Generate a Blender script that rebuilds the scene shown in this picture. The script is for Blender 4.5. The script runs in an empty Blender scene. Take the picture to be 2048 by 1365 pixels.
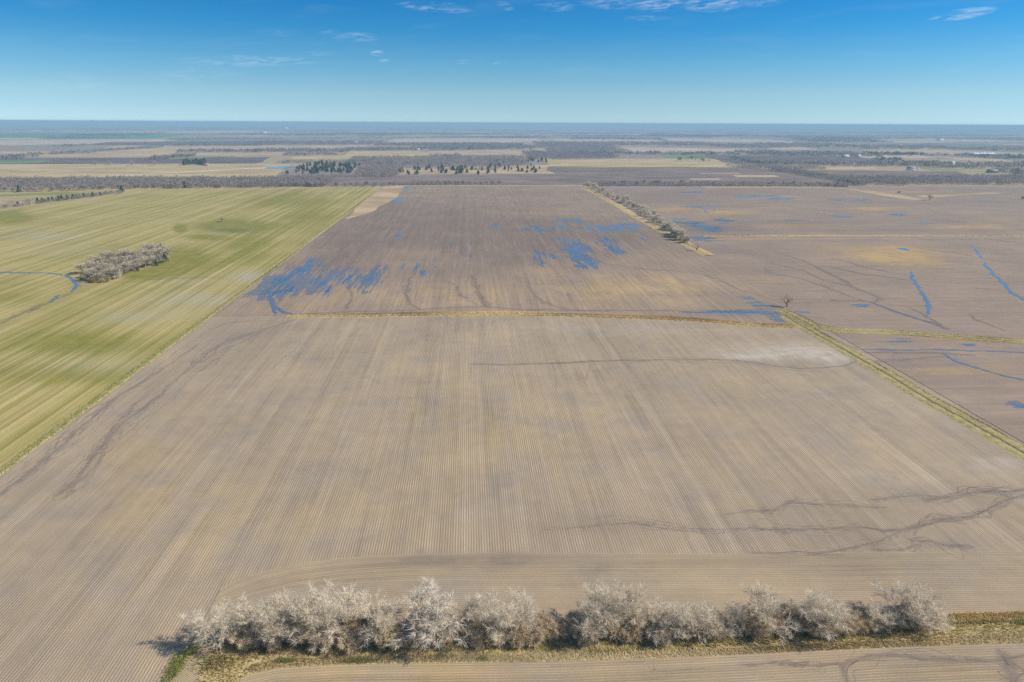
import bpy, math, random
import numpy as np
from mathutils import Matrix

# ------------------------------------------------------------------ camera, sky, sun, exposure
sc = bpy.context.scene
COL = sc.collection
CAM_H = 122.0
FPX = 1365.0
PITCH, YAW, ROLL = math.radians(17.73), math.radians(3.55), math.radians(0.28)
fw = np.array([math.sin(YAW)*math.cos(PITCH), math.cos(YAW)*math.cos(PITCH), -math.sin(PITCH)])
r0 = np.array([math.cos(YAW), -math.sin(YAW), 0.0]); u0 = np.cross(r0, fw)
RT = r0*math.cos(ROLL)+u0*math.sin(ROLL); UP = u0*math.cos(ROLL)-r0*math.sin(ROLL)
cd = bpy.data.cameras.new('camera'); cam = bpy.data.objects.new('camera', cd); COL.objects.link(cam)
cd.sensor_width = 36.0; cd.lens = 36.0*FPX/2048.0; cd.clip_start = 1.0; cd.clip_end = 120000.0
M = Matrix.Identity(4)
for i in range(3):
    M[i][0], M[i][1], M[i][2] = RT[i], UP[i], -fw[i]
M[2][3] = CAM_H
cam.matrix_world = M
sc.camera = cam

SUN_EL, SUN_AZ = math.radians(38.0), math.radians(101.0)      # azimuth from +Y towards +X
SKY_STRENGTH, SUN_STRENGTH = 0.10, 4.2
sc.view_settings.view_transform = 'Standard'; sc.view_settings.look = 'None'
sc.view_settings.exposure = 0.43; sc.view_settings.gamma = 1.0
sc.cycles.use_denoising = False
sc.cycles.volume_bounces = 0
sc.cycles.max_bounces = 6
sc.cycles.transparent_max_bounces = 12

class NT:
    """small node-building helper"""
    def __init__(self, tree):
        self.t = tree; self.n = tree.nodes; self.l = tree.links
    def put(self, sock, v):
        if hasattr(v, 'is_output') or isinstance(v, bpy.types.NodeSocket): self.l.new(v, sock)
        elif v is not None:
            if isinstance(v, (tuple, list)) and len(v) == 3 and sock.type == 'RGBA': v = (*v, 1)
            sock.default_value = v
    def math(self, op, a, b=None, c=None, clamp=False):
        n = self.n.new('ShaderNodeMath'); n.operation = op; n.use_clamp = clamp
        for i, v in enumerate((a, b, c)):
            if v is not None: self.put(n.inputs[i], v)
        return n.outputs[0]
    def vmath(self, op, a, b=None, scale=None):
        n = self.n.new('ShaderNodeVectorMath'); n.operation = op
        if scale is not None: n.inputs['Scale'].default_value = scale
        self.put(n.inputs[0], a)
        if b is not None: self.put(n.inputs[1], b)
        return n.outputs['Value'] if op in ('DOT_PRODUCT', 'LENGTH') else n.outputs[0]
    def comb(self, x, y, z=0.0):
        n = self.n.new('ShaderNodeCombineXYZ')
        for i, v in enumerate((x, y, z)): self.put(n.inputs[i], v)
        return n.outputs[0]
    def sep(self, v):
        n = self.n.new('ShaderNodeSeparateXYZ'); self.put(n.inputs[0], v); return n.outputs
    def noise(self, vec, scale=1.0, detail=3.0, rough=0.5, dist=0.0):
        n = self.n.new('ShaderNodeTexNoise'); self.put(n.inputs['Vector'], vec)
        n.inputs['Scale'].default_value = scale; n.inputs['Detail'].default_value = detail
        n.inputs['Roughness'].default_value = rough; n.inputs['Distortion'].default_value = dist
        return n.outputs[0]
    def mix(self, f, a, b, mode='MIX'):
        n = self.n.new('ShaderNodeMix'); n.data_type = 'RGBA'; n.blend_type = mode
        self.put(n.inputs[0], f); self.put(n.inputs[6], a); self.put(n.inputs[7], b)
        return n.outputs[2]
    def rng(self, v, a, b, c=0.0, d=1.0, smooth=True):
        n = self.n.new('ShaderNodeMapRange'); n.interpolation_type = 'SMOOTHSTEP' if smooth else 'LINEAR'
        for i, x in enumerate((v, a, b, c, d)): self.put(n.inputs[i], x)
        return n.outputs[0]
    def attr(self, name):
        n = self.n.new('ShaderNodeAttribute'); n.attribute_name = name; return n
    def ramp(self, f, stops):
        n = self.n.new('ShaderNodeValToRGB'); self.put(n.inputs[0], f)
        e = n.color_ramp.elements
        while len(e) < len(stops): e.new(0.5)
        for k, (p, c) in enumerate(stops):
            e[k].position = p; e[k].color = (*c, 1)
        return n.outputs[0]

def build_world():
    w = bpy.data.worlds.new('World'); sc.world = w; w.use_nodes = True
    w.node_tree.nodes.clear(); T = NT(w.node_tree)
    out = T.n.new('ShaderNodeOutputWorld'); bg = T.n.new('ShaderNodeBackground')
    bg.inputs[1].default_value = SKY_STRENGTH
    T.l.new(bg.outputs[0], out.inputs[0])
    tc = T.n.new('ShaderNodeTexCoord'); x, y, z = T.sep(tc.outputs['Generated'])
    zz = T.math('MAXIMUM', z, 0.0)
    # clear dry air: the blue deepens quickly above the horizon
    warped = T.vmath('NORMALIZE', T.comb(x, y, T.math('ADD', T.math('MULTIPLY', zz, 2.6), 0.10)))
    sky = T.n.new('ShaderNodeTexSky'); sky.sky_type = 'NISHITA'; sky.sun_disc = False
    sky.sun_elevation = SUN_EL; sky.sun_rotation = SUN_AZ; sky.altitude = 150
    sky.air_density = 1.0; sky.dust_density = 0.0; sky.ozone_density = 2.0
    T.l.new(warped, sky.inputs[0])
    grade = T.ramp(zz, SKYGRADE)
    col = T.mix(1.0, sky.outputs[0], T.vmath('SCALE', grade, None, 2.0), 'MULTIPLY')
    # thin cirrus: (azimuth deg, elevation deg, half width, half height, tilt, strength)
    az = T.math('MULTIPLY', T.math('ARCTAN2', x, y), 57.2958)
    el = T.math('MULTIPLY', T.math('ARCSINE', z), 57.2958)
    v = T.comb(az, T.math('SUBTRACT', T.math('MULTIPLY', el, 6.0), T.math('MULTIPLY', az, 0.35)), 0.0)
    n1 = T.noise(v, 0.6, 7, 0.62, 1.0); n2 = T.noise(v, 0.16, 3, 0.5, 0.6)
    tot = None
    for (a, e, ra, re, tilt, s) in CLOUDS:
        da = T.math('SUBTRACT', az, a); de = T.math('SUBTRACT', T.math('SUBTRACT', el, e), T.math('MULTIPLY', da, tilt))
        q = T.math('ADD', T.math('POWER', T.math('DIVIDE', da, ra), 2.0), T.math('POWER', T.math('DIVIDE', de, re), 2.0))
        m = T.math('MULTIPLY', T.rng(q, 1.0, 0.0), s)
        tot = m if tot is None else T.math('MAXIMUM', tot, m)
    dens = T.math('MULTIPLY', tot, T.rng(n1, 0.38, 0.78), clamp=True)
    veil = T.math('MULTIPLY', T.math('MULTIPLY', T.rng(n2, 0.5, 0.8), T.rng(el, 1.0, 4.0)), 0.06)
    dens = T.math('MAXIMUM', dens, veil)
    col = T.mix(T.math('MULTIPLY', dens, 0.6), col, (6.0, 6.6, 7.2))
    T.l.new(col, bg.inputs[0])

def px_ray(x, y):
    return fw*FPX + RT*(x-1024.0) - UP*(y-682.5)
def px_dir(x, y):
    v = px_ray(x, y); v = v/np.linalg.norm(v)
    return math.degrees(math.atan2(v[0], v[1])), math.degrees(math.asin(v[2]))
CLOUDS = []
SKYGRADE = [(p, tuple(v/2 for v in c)) for p, c in [(.0, (.94, .955, .89)), (.0375, (1.0, 1.13, .95)), (.075, (.66, 1.16, 1.12)), (.117, (.27, 1.03, 1.25)), (.15, (.18, .94, 1.28)), (.21, (.45, .97, 1.15)), (.40, (.85, 1.0, 1.05))]]
for (cx, cy, rx, ry, t, s) in [(1215, 4, 60, 12, -.06, .6), (1320, 8, 55, 12, .0, .75), (1430, 6, 60, 14, .02, .95), (1520, 4, 50, 8, 0, .5),
        (1925, 29, 48, 8, .11, 1.0), (870, 14, 75, 9, -.06, .6), (1010, 12, 18, 8, -.2, .5), (1110, 12, 50, 10, -.1, .35), (700, 72, 60, 9, -.04, .45), (560, 66, 50, 6, 0, .25),
        (500, 122, 130, 10, .03, .45), (390, 148, 90, 14, .06, .22), (150, 165, 60, 16, 0, .2), (754, 107, 16, 5, .06, .9), (768, 122, 12, 3, .06, .6),
        (927, 124, 13, 4, .08, .8), (1000, 127, 16, 4, .12, .7), (1290, 37, 50, 5, 0, .35), (640, 107, 30, 5, .03, .35)]:
    a, e = px_dir(cx, cy); k = 57.3/1433.0
    CLOUDS.append((a, e, rx*k*1.15, ry*k*1.25, t, s))
build_world()
sl = bpy.data.lights.new('sun', 'SUN'); sun = bpy.data.objects.new('sun', sl); COL.objects.link(sun)
sl.energy = SUN_STRENGTH; sl.angle = math.radians(0.53); sl.color = (1.0, 0.93, 0.82)
sd = np.array([math.sin(SUN_AZ)*math.cos(SUN_EL), math.cos(SUN_AZ)*math.cos(SUN_EL), math.sin(SUN_EL)])
from mathutils import Vector
sun.rotation_euler = Vector(sd).to_track_quat('Z', 'Y').to_euler()
sun.location = (0, 0, 200)

# ------------------------------------------------------------------ helpers
rng = np.random.default_rng(7); random.seed(7)
def G(x, y):
    v = px_ray(x, y); t = -CAM_H/v[2]; return np.array([v[0]*t, v[1]*t])
def GL(pts): return np.array([G(*p) for p in pts])
def project(P):
    """world ground points -> photograph coordinates"""
    d = np.column_stack([P[:, 0], P[:, 1], np.full(len(P), -CAM_H)])
    w = d@fw; w = np.where(w < 1, 1, w)
    return 1024+FPX*(d@RT)/w, 682.5-FPX*(d@UP)/w
def height_for(px, base, top):
    b = G(px, base); lo, hi = 0.5, 60.0
    for _ in range(30):
        h = (lo+hi)/2; d = np.array([b[0], b[1], h-CAM_H]); y = 682.5-FPX*(d@UP)/(d@fw)
        if y > top: lo = h
        else: hi = h
    return lo
def fractal(P, it=4, amp=0.14, seed=0):
    r = np.random.default_rng(seed); P = [np.array(p) for p in P]
    for k in range(it):
        Q = [P[0]]
        for a, b in zip(P[:-1], P[1:]):
            d = b-a; L = np.linalg.norm(d)
            if L > 3.0:
                nrm = np.array([-d[1], d[0]]); Q.append((a+b)/2+nrm*r.normal()*amp*(0.5 if k == 0 else 1))
            Q.append(b)
        P = Q
    return np.array(P)
def mesh_obj(name, V, Fc, mat, parent=None, smooth=False, attrs=None, link=True):
    me = bpy.data.meshes.new(name); V = np.asarray(V, dtype=np.float32); Fc = np.asarray(Fc, dtype=np.int32)
    k = Fc.shape[1]
    me.vertices.add(len(V)); me.vertices.foreach_set('co', V.ravel())
    me.loops.add(Fc.size); me.loops.foreach_set('vertex_index', Fc.ravel())
    me.polygons.add(len(Fc)); me.polygons.foreach_set('loop_start', np.arange(0, Fc.size, k, dtype=np.int32))
    me.update(calc_edges=True); me.validate()
    if smooth: me.polygons.foreach_set('use_smooth', np.ones(len(me.polygons), dtype=bool))
    for nm, a in (attrs or {}).items():
        a = np.asarray(a, dtype=np.float32)
        if a.ndim == 1:
            at = me.attributes.new(nm, 'FLOAT', 'POINT'); at.data.foreach_set('value', a)
        else:
            at = me.attributes.new(nm, 'FLOAT_COLOR', 'POINT')
            at.data.foreach_set('color', np.column_stack([a, np.ones(len(a))]).astype(np.float32).ravel())
    me.materials.append(mat)
    o = bpy.data.objects.new(name, me)
    if link: COL.objects.link(o)
    if parent is not None: o.parent = parent
    return o
def struct(o): o['kind'] = 'structure'; return o
def stuff(o, label, cat): o['kind'] = 'stuff'; o['label'] = label; o['category'] = cat; return o
def tag(o, label, cat, group=None):
    o['label'] = label; o['category'] = cat
    if group: o['group'] = group
    return o
def empty(name, loc):
    o = bpy.data.objects.new(name, None); o.empty_display_size = 0.5; COL.objects.link(o); o.location = loc; return o
def new_mat(name, rough=0.9, spec=0.2):
    m = bpy.data.materials.new(name); m.use_nodes = True; T = NT(m.node_tree)
    b = m.node_tree.nodes['Principled BSDF']; b.inputs['Roughness'].default_value = rough
    b.inputs['Specular IOR Level'].default_value = spec
    return m, T, b
def wpos(T):
    return T.n.new('ShaderNodeNewGeometry').outputs['Position']

# ------------------------------------------------------------------ materials
ROW = 0.80
def soil_mat(name, dry, tan, wet, rowamp=0.13, streak=0.35, tanmix=0.35, tint=None):
    m, T, b = new_mat(name, 0.92, 0.15)
    P = wpos(T); row = T.attr('row').outputs['Fac']; along = T.attr('along').outputs['Fac']
    rv = T.comb(row, T.math('MULTIPLY', along, 0.03)); rv2 = T.comb(T.math('MULTIPLY', row, 0.16), T.math('MULTIPLY', along, 0.012))
    st = T.noise(rv, 0.45, 5, 0.72); st2 = T.noise(rv2, 1.0, 4, 0.55)
    patch = T.noise(P, 0.02, 4, 0.55); mid = T.noise(P, 0.16, 4, 0.6); clod = T.noise(P, 2.2, 3, 0.65)
    wob = T.math('MULTIPLY', T.noise(P, 0.25, 2), 2.2)
    s = T.math('SINE', T.math('ADD', T.math('MULTIPLY', row, 2*math.pi/ROW), wob))
    chan = T.attr('chan').outputs['Fac']
    # ragged edge of each washed channel, with a paler silt rim beside it
    cn = T.math('ADD', chan, T.math('MULTIPLY', T.math('SUBTRACT', T.noise(P, 0.7, 4, 0.65), 0.5), 1.1))
    cm = T.math('MULTIPLY', T.rng(cn, 2.0, 0.2), T.rng(T.noise(P, 0.06, 2), 0.3, 0.55, 0.55, 1.0))
    wa = T.attr('wet').outputs['Fac']
    wn = T.math('MULTIPLY', wa, T.rng(T.math('ADD', T.math('MULTIPLY', st2, 0.5), T.math('MULTIPLY', mid, 0.5)), 0.34, 0.62, 0.35, 1.15))
    wm = T.math('MAXIMUM', cm, wn, clamp=True); wm = T.math('MINIMUM', wm, 1.0)
    tn = T.math('ADD', T.attr('tan').outputs['Fac'], T.math('MULTIPLY', T.math('SUBTRACT', T.math('ADD', T.math('MULTIPLY', st2, 0.6), T.math('MULTIPLY', patch, 0.4)), 0.47), 4.0*tanmix), clamp=True)
    c = T.mix(tn, dry, tan)
    grey = T.rng(T.noise(T.vmath('ADD', P, (310.0, 77.0, 0.0)), 0.045, 5, 0.6), 0.45, 0.70)
    c = T.mix(T.math('MULTIPLY', grey, 0.6), c, tuple(0.88*(x*.55+y*.45) for x, y in zip(dry, (dry[0]*.92, dry[0]*.84, dry[0]*.80))))
    def white(v, seed):
        n = T.n.new('ShaderNodeTexWhiteNoise'); n.noise_dimensions = '1D'; T.put(n.inputs['W'], T.math('ADD', T.math('FLOOR', v), seed)); return n.outputs['Value']
    meander = T.math('MULTIPLY', T.noise(T.comb(0.0, T.math('MULTIPLY', along, 0.02)), 1.0, 2), 2.0)
    rw = T.math('ADD', row, meander)
    passes = T.math('ADD', T.math('SUBTRACT', white(T.math('DIVIDE', rw, 4.8), 3.0), 0.5), T.math('MULTIPLY', T.math('SUBTRACT', white(T.math('DIVIDE', rw, 0.8), 9.0), 0.5), 0.8))
    passes = T.math('MULTIPLY', passes, T.rng(T.noise(T.comb(T.math('MULTIPLY', row, 0.12), T.math('MULTIPLY', along, 0.02)), 1.0, 3), 0.35, 0.65, 0.1, 1.0))
    c = T.mix(T.math('MULTIPLY', T.attr('pale').outputs['Fac'], T.rng(mid, 0.3, 0.6, 0.5, 1.0)), c, (0.47, 0.40, 0.32))
    vis = T.math('MULTIPLY', T.math('SUBTRACT', 1.0, T.math('MULTIPLY', wm, 0.75)), T.rng(mid, 0.3, 0.65, 0.45, 1.2))
    k = T.math('ADD', 1.0, T.math('MULTIPLY', T.math('MULTIPLY', s, vis), rowamp))
    k = T.math('ADD', k, T.math('MULTIPLY', T.math('SUBTRACT', st, 0.5), streak))
    k = T.math('ADD', k, T.math('MULTIPLY', T.math('SUBTRACT', clod, 0.5), 0.60))
    k = T.math('ADD', k, T.math('MULTIPLY', T.math('SUBTRACT', patch, 0.5), 0.42))
    k = T.math('ADD', k, T.math('MULTIPLY', T.math('SUBTRACT', mid, 0.5), 0.30))
    k = T.math('ADD', k, T.math('MULTIPLY', passes, 0.17))
    c = T.mix(1.0, c, T.comb(k, k, k), 'MULTIPLY')
    c = T.mix(T.math('MULTIPLY', wm, 0.54), c, wet)
    T.put(b.inputs['Base Color'], c)
    T.put(b.inputs['Roughness'], T.math('SUBTRACT', 0.93, T.math('MULTIPLY', wm, 0.25)))
    bp = T.n.new('ShaderNodeBump'); bp.inputs['Strength'].default_value = 0.55; bp.inputs['Distance'].default_value = 0.12
    T.put(bp.inputs['Height'], T.math('ADD', T.math('MULTIPLY', T.math('MULTIPLY', s, vis), 0.45), T.math('MULTIPLY', clod, 0.6)))
    T.l.new(bp.outputs[0], b.inputs['Normal'])
    return m
M_soilA = soil_mat('soil_dry_tilled', (0.358, 0.277, 0.192), (0.420, 0.310, 0.158), (0.155, 0.123, 0.108), 0.13, 0.50, 0.42)
M_soilB = soil_mat('soil_damp_tilled', (0.315, 0.230, 0.165), (0.400, 0.285, 0.155), (0.130, 0.096, 0.084), 0.12, 1.0, 0.55)
M_soilD = soil_mat('soil_bedded', (0.300, 0.222, 0.165), (0.435, 0.295, 0.125), (0.140, 0.110, 0.100), 0.10, 0.40, 0.15)
M_soilH = soil_mat('soil_headland', (0.358, 0.275, 0.182), (0.420, 0.308, 0.148), (0.140, 0.110, 0.098), 0.14, 0.55, 0.36)

def wheat_mat():
    m, T, b = new_mat('young_wheat_and_stubble', 0.9, 0.1)
    P = wpos(T); row = T.attr('row').outputs['Fac']; along = T.attr('along').outputs['Fac']
    v1 = T.comb(row, T.math('MULTIPLY', along, 0.005)); v2 = T.comb(T.math('MULTIPLY', row, 0.3), T.math('MULTIPLY', along, 0.003))
    a = T.noise(v1, 0.22, 3, 0.55); bb = T.noise(v2, 0.45, 3, 0.5); fine = T.noise(v1, 0.9, 4, 0.7)
    patch = T.noise(P, 0.012, 4, 0.6); clod = T.noise(P, 1.2, 4, 0.7); mid = T.noise(P, 0.08, 4, 0.65)
    g = T.math('ADD', T.math('MULTIPLY', a, 0.55), T.math('ADD', T.math('MULTIPLY', bb, 0.40), T.math('MULTIPLY', patch, 0.30)))
    g = T.math('ADD', g, T.math('MULTIPLY', T.math('SUBTRACT', mid, 0.5), 0.22))
    g = T.math('ADD', g, T.math('MULTIPLY', T.attr('tan').outputs['Fac'], 0.5))     # greener spots
    g = T.rng(g, 0.52, 0.84)
    straw = T.mix(T.rng(fine, 0.35, 0.65), (0.335, 0.275, 0.092), (0.49, 0.39, 0.175))
    green = T.mix(T.rng(mid, 0.35, 0.65), (0.195, 0.188, 0.034), (0.265, 0.230, 0.048))
    c = T.mix(g, straw, green)
    c = T.mix(T.math('MULTIPLY', T.attr('pale').outputs['Fac'], T.rng(fine, 0.35, 0.6)), c, (0.40, 0.36, 0.28))
    k = T.math('ADD', 1.0, T.math('ADD', T.math('MULTIPLY', T.math('SUBTRACT', clod, 0.5), 0.7), T.math('MULTIPLY', T.math('SUBTRACT', fine, 0.5), 0.7)))
    c = T.mix(1.0, c, T.comb(k, k, k), 'MULTIPLY')
    chan = T.math('ADD', T.attr('chan').outputs['Fac'], T.math('MULTIPLY', T.math('SUBTRACT', T.noise(P, 0.5, 3), 0.5), 1.4))
    c = T.mix(T.math('MULTIPLY', T.rng(chan, 1.3, 0.3), 0.75), c, (0.17, 0.14, 0.105))
    c = T.mix(T.math('MULTIPLY', T.attr('wet').outputs['Fac'], T.rng(mid, 0.3, 0.6, 0.4, 1.0)), c, (0.105, 0.130, 0.050))
    T.put(b.inputs['Base Color'], c)
    bp = T.n.new('ShaderNodeBump'); bp.inputs['Strength'].default_value = 0.5; bp.inputs['Distance'].default_value = 0.15
    T.put(bp.inputs['Height'], T.math('ADD', clod, fine)); T.l.new(bp.outputs[0], b.inputs['Normal'])
    return m
M_wheat = wheat_mat()

def plain_mat(name, c1, c2, scale, rough=0.95, detail=5, stretch=None, vcol=None, contrast=(0.35, 0.65)):
    m, T, b = new_mat(name, rough, 0.1)
    P = wpos(T)
    if stretch: P = T.vmath('MULTIPLY', P, stretch)
    n = T.noise(P, scale, detail, 0.65)
    T.put(b.inputs['Base Color'], T.mix(T.rng(n, *contrast), c1, c2))
    return m
def vcol_mat(name, transl=0.0):
    m, T, b = new_mat(name, 0.85, 0.1)
    T.put(b.inputs['Base Color'], T.attr('col').outputs['Color'])
    if transl > 0:      # thin blades and porous twig sprays let light through
        tr = T.n.new('ShaderNodeBsdfTranslucent'); T.put(tr.inputs[0], T.attr('col').outputs['Color'])
        mx = T.n.new('ShaderNodeMixShader'); mx.inputs[0].default_value = transl
        T.l.new(b.outputs[0], mx.inputs[1]); T.l.new(tr.outputs[0], mx.inputs[2]); T.l.new(mx.outputs[0], T.n['Material Output'].inputs[0])
    return m
M_grass = vcol_mat('grass_blades', .4); M_spray = vcol_mat('twig_sprays', .5)
M_leafy = vcol_mat('cedar_foliage')
def bark_mat(name, c, var=0.25, hue=None, thin=0.12):
    m, T, b = new_mat(name, 0.9, 0.1)
    oi = T.n.new('ShaderNodeObjectInfo'); P = wpos(T); n = T.noise(P, 0.5, 3)
    k = T.math('ADD', 1-var, T.math('MULTIPLY', T.math('ADD', oi.outputs['Random'], n), var))
    c2 = T.mix(T.math('MULTIPLY', oi.outputs['Random'], 0.5), c, hue or c)
    cc = T.mix(1.0, c2, T.comb(k, k, k), 'MULTIPLY'); T.put(b.inputs['Base Color'], cc)
    if thin > 0:
        tr = T.n.new('ShaderNodeBsdfTranslucent'); T.put(tr.inputs[0], cc)
        mx = T.n.new('ShaderNodeMixShader'); mx.inputs[0].default_value = thin
        T.l.new(b.outputs[0], mx.inputs[1]); T.l.new(tr.outputs[0], mx.inputs[2]); T.l.new(mx.outputs[0], T.n['Material Output'].inputs[0])
    return m
M_bark = bark_mat('pale_bark', (0.52, 0.45, 0.35), 0.2, (0.48, 0.43, 0.37), 0)
M_twig = bark_mat('bare_twigs', (0.72, 0.625, 0.48), 0.14, (0.70, 0.63, 0.52))
M_whitetwig = bark_mat('whitish_twigs', (0.66, 0.585, 0.475), 0.10)
M_brush = bark_mat('brush_twigs', (0.64, 0.51, 0.33), 0.25, (0.66, 0.56, 0.41))
M_ygreen = bark_mat('olive_twigs', (0.52, 0.40, 0.175), 0.3, (0.48, 0.41, 0.19))
M_rust = bark_mat('rusty_leaves', (0.34, 0.165, 0.085), 0.2)
M_fartwig = bark_mat('far_bare_twigs', (0.42, 0.335, 0.275), 0.2, (0.38, 0.325, 0.28))
M_darkbark = bark_mat('dark_bark', (0.065, 0.052, 0.045), 0.3, None, 0)

def water_mat(name='shallow_water', lo=.42, hi=.68, sc_=.5):
    m, T, b = new_mat(name, 0.06, 0.5)
    P = wpos(T)
    mud = T.rng(T.noise(T.vmath('MULTIPLY', P, (1.0, .22, 1.0)), sc_, 5, .75), lo, hi)
    T.put(b.inputs['Base Color'], T.mix(mud, (.10, .11, .115), (.24, .20, .165)))
    T.put(b.inputs['Coat Weight'], T.math('SUBTRACT', 1.0, T.math('MULTIPLY', mud, .6)))
    b.inputs['IOR'].default_value = 1.33
    b.inputs['Coat Roughness'].default_value = 0.06; b.inputs['Coat IOR'].default_value = 3.2
    bp = T.n.new('ShaderNodeBump'); bp.inputs['Strength'].default_value = 0.15; bp.inputs['Distance'].default_value = 0.02
    T.put(bp.inputs['Height'], T.noise(P, 1.5, 3)); T.l.new(bp.outputs[0], b.inputs['Normal']); T.l.new(bp.outputs[0], b.inputs['Coat Normal'])
    gl = T.n.new('ShaderNodeBsdfGlossy'); gl.inputs['Roughness'].default_value = .12; T.l.new(bp.outputs[0], gl.inputs['Normal'])
    mx = T.n.new('ShaderNodeMixShader'); T.put(mx.inputs[0], T.math('SUBTRACT', .56, T.math('MULTIPLY', mud, .45)))
    T.l.new(b.outputs[0], mx.inputs[1]); T.l.new(gl.outputs[0], mx.inputs[2]); T.l.new(mx.outputs[0], T.n['Material Output'].inputs[0])
    return m
M_water = water_mat(); M_stream = water_mat('muddy_stream', .36, .62, .9)
M_verge = {
    'straw': plain_mat('straw_turf', (0.42, 0.30, 0.13), (0.56, 0.44, 0.24), 0.6),
    'green': plain_mat('green_turf', (0.30, 0.27, 0.09), (0.46, 0.37, 0.18), 0.25),
    'mud': plain_mat('ditch_mud', (0.10, 0.08, 0.065), (0.24, 0.19, 0.13), 0.8),
}

# ------------------------------------------------------------------ the ground and far fields
def ground_mat():
    m, T, b = new_mat('far_woodland_ground', 0.95, 0.1)
    P = wpos(T); P2 = T.vmath('MULTIPLY', P, (1.0, 0.55, 1.0))
    n = T.noise(P2, 0.004, 6, 0.65); n2 = T.noise(P2, 0.0009, 4, 0.5); f = T.noise(P, 0.05, 3, 0.6)
    c = T.mix(T.rng(f, 0.35, 0.65), (0.21, 0.172, 0.140), (0.33, 0.265, 0.205))
    v = T.n.new('ShaderNodeTexVoronoi'); v.inputs['Scale'].default_value = 0.0011; T.put(v.inputs['Vector'], T.vmath('ADD', P2, T.vmath('SCALE', T.comb(n, n2, 0), None, 300.0)))
    vs = T.sep(v.outputs['Color'])
    fld = T.ramp(vs[1], [(0.0, (0.36, 0.27, 0.17)), (0.45, (0.42, 0.33, 0.20)), (0.6, (0.20, 0.155, 0.125)), (0.8, (0.17, 0.20, 0.09)), (1.0, (0.46, 0.39, 0.28))])
    open_ = T.math('MULTIPLY', T.rng(vs[0], 0.50, 0.52), T.rng(n, 0.36, 0.46))
    c = T.mix(open_, c, fld)
    T.put(b.inputs['Base Color'], c)
    return m
M_ground = ground_mat()
def grid(x0, x1, y0, y1, nx, ny, z):
    X, Y = np.meshgrid(np.linspace(x0, x1, nx+1), np.linspace(y0, y1, ny+1))
    V = np.column_stack([X.ravel(), Y.ravel(), np.full(X.size, z)])
    i = (np.arange(ny)[:, None]*(nx+1)+np.arange(nx)[None, :]).ravel()
    return V, np.column_stack([i, i+1, i+nx+2, i+nx+1])
V, Fq = grid(-42000, 42000, -2000, 46000, 84, 48, -0.35)
struct(mesh_obj('ground', V, Fq, M_ground))

C_ = {'tan': ((0.40, 0.290, 0.165), (0.47, 0.345, 0.205)), 'gold': ((0.42, 0.31, 0.145), (0.46, 0.36, 0.19)), 'pink': ((0.46, 0.345, 0.245), (0.50, 0.385, 0.275)),
      'dark': ((0.115, 0.088, 0.085), (0.165, 0.125, 0.110)), 'brown': ((0.18, 0.135, 0.115), (0.225, 0.170, 0.140)), 'green': ((0.13, 0.20, 0.065), (0.20, 0.24, 0.09)),
      'olive': ((0.25, 0.235, 0.085), (0.35, 0.30, 0.135)), 'teal': ((0.085, 0.21, 0.085), (0.12, 0.23, 0.10)), 'pale': ((0.60, 0.55, 0.46), (0.68, 0.62, 0.52)), 'road': ((0.55, 0.48, 0.38), (0.62, 0.54, 0.44))}
M_f = {k: plain_mat('field_'+k, tuple(v*.88 for v in a), tuple(v*1.1 for v in b), 0.006, stretch=(1, 2.2, 1), detail=9, contrast=(.38, .62)) for k, (a, b) in C_.items()}
FARZ = [0.06]
def patch(name, pts, key, kind='structure'):
    P = GL(pts); P = fractal(np.vstack([P, P[:1]]), 4, .022, int(FARZ[0]*1e4))[:-1]; FARZ[0] += 0.002
    z = FARZ[0]
    # polygon as a fan grid so that far sheets stay finely cut
    V = np.column_stack([P, np.full(len(P), z)])
    me = bpy.data.meshes.new(name); me.from_pydata([tuple(v) for v in V], [], [list(range(len(V)))]); me.materials.append(M_f[key])
    o = bpy.data.objects.new(name, me); COL.objects.link(o); o['kind'] = kind
    return o
def square_up(q):
    """lets the side edges of a far plot run along the survey grid (north-south), not along the line of sight"""
    (x0, b0), (x1, b1), (_, a1), (_, a0) = q; out = []
    for x, a, b, order in ((x0, a0, b0, (0, 3)), (x1, a1, b1, (1, 2))):
        hz = 246+(x-1024)*.0049; m = (a+b)/2-hz
        if x <= -50: x -= 700
        if x >= 2090: x += 700
        for y in (b, a): out.append((935+(x-935)*(1+.5*((y-hz)/m-1)), y))
    return [out[0], out[2], out[3], out[1]]
def band(name, x0, x1, ya, yb, key, ya2=None, yb2=None):
    """far field seen as a band between two photograph rows (top, bottom)"""
    return patch(name, square_up([(x0, yb), (x1, yb if yb2 is None else yb2), (x1, ya if ya2 is None else ya2), (x0, ya)]), key)
# far left
band('farmland', -60, 350, 266, 283, 'teal', 267, 277); band('farmland', -60, 90, 276, 279, 'pink'); band('farmland', 220, 560, 263, 266.5, 'pink'); band('farmland', 350, 900, 271, 276, 'olive', 272, 280)
band('pasture', -60, 340, 283.5, 310, 'pink', 278, 286); band('farmland', 190, 560, 285, 290, 'dark', 281, 292); band('pasture', 220, 560, 292, 297, 'tan')
band('pasture', -60, 340, 307, 320, 'tan', 301, 314); band('pasture', 250, 680, 296, 303, 'tan', 292, 297); band('pasture', 340, 640, 306, 313, 'tan', 305, 311)
band('plowed_field', -60, 525, 319.5, 330, 'dark', 315, 328); band('farmland', -60, 88, 320.5, 328.5, 'green', 320.5, 327); band('farmland', 340, 470, 315, 320, 'green', 312, 314)
band('pasture', -60, 560, 329.5, 357, 'gold', 328, 356); band('plowed_field', -60, 120, 355, 374, 'dark', 356, 366); band('plowed_field', 120, 640, 356, 362, 'dark')
patch('dirt_road', [(30, 372), (36, 373), (150, 357), (560, 335), (560, 334), (140, 356)], 'road')
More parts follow.
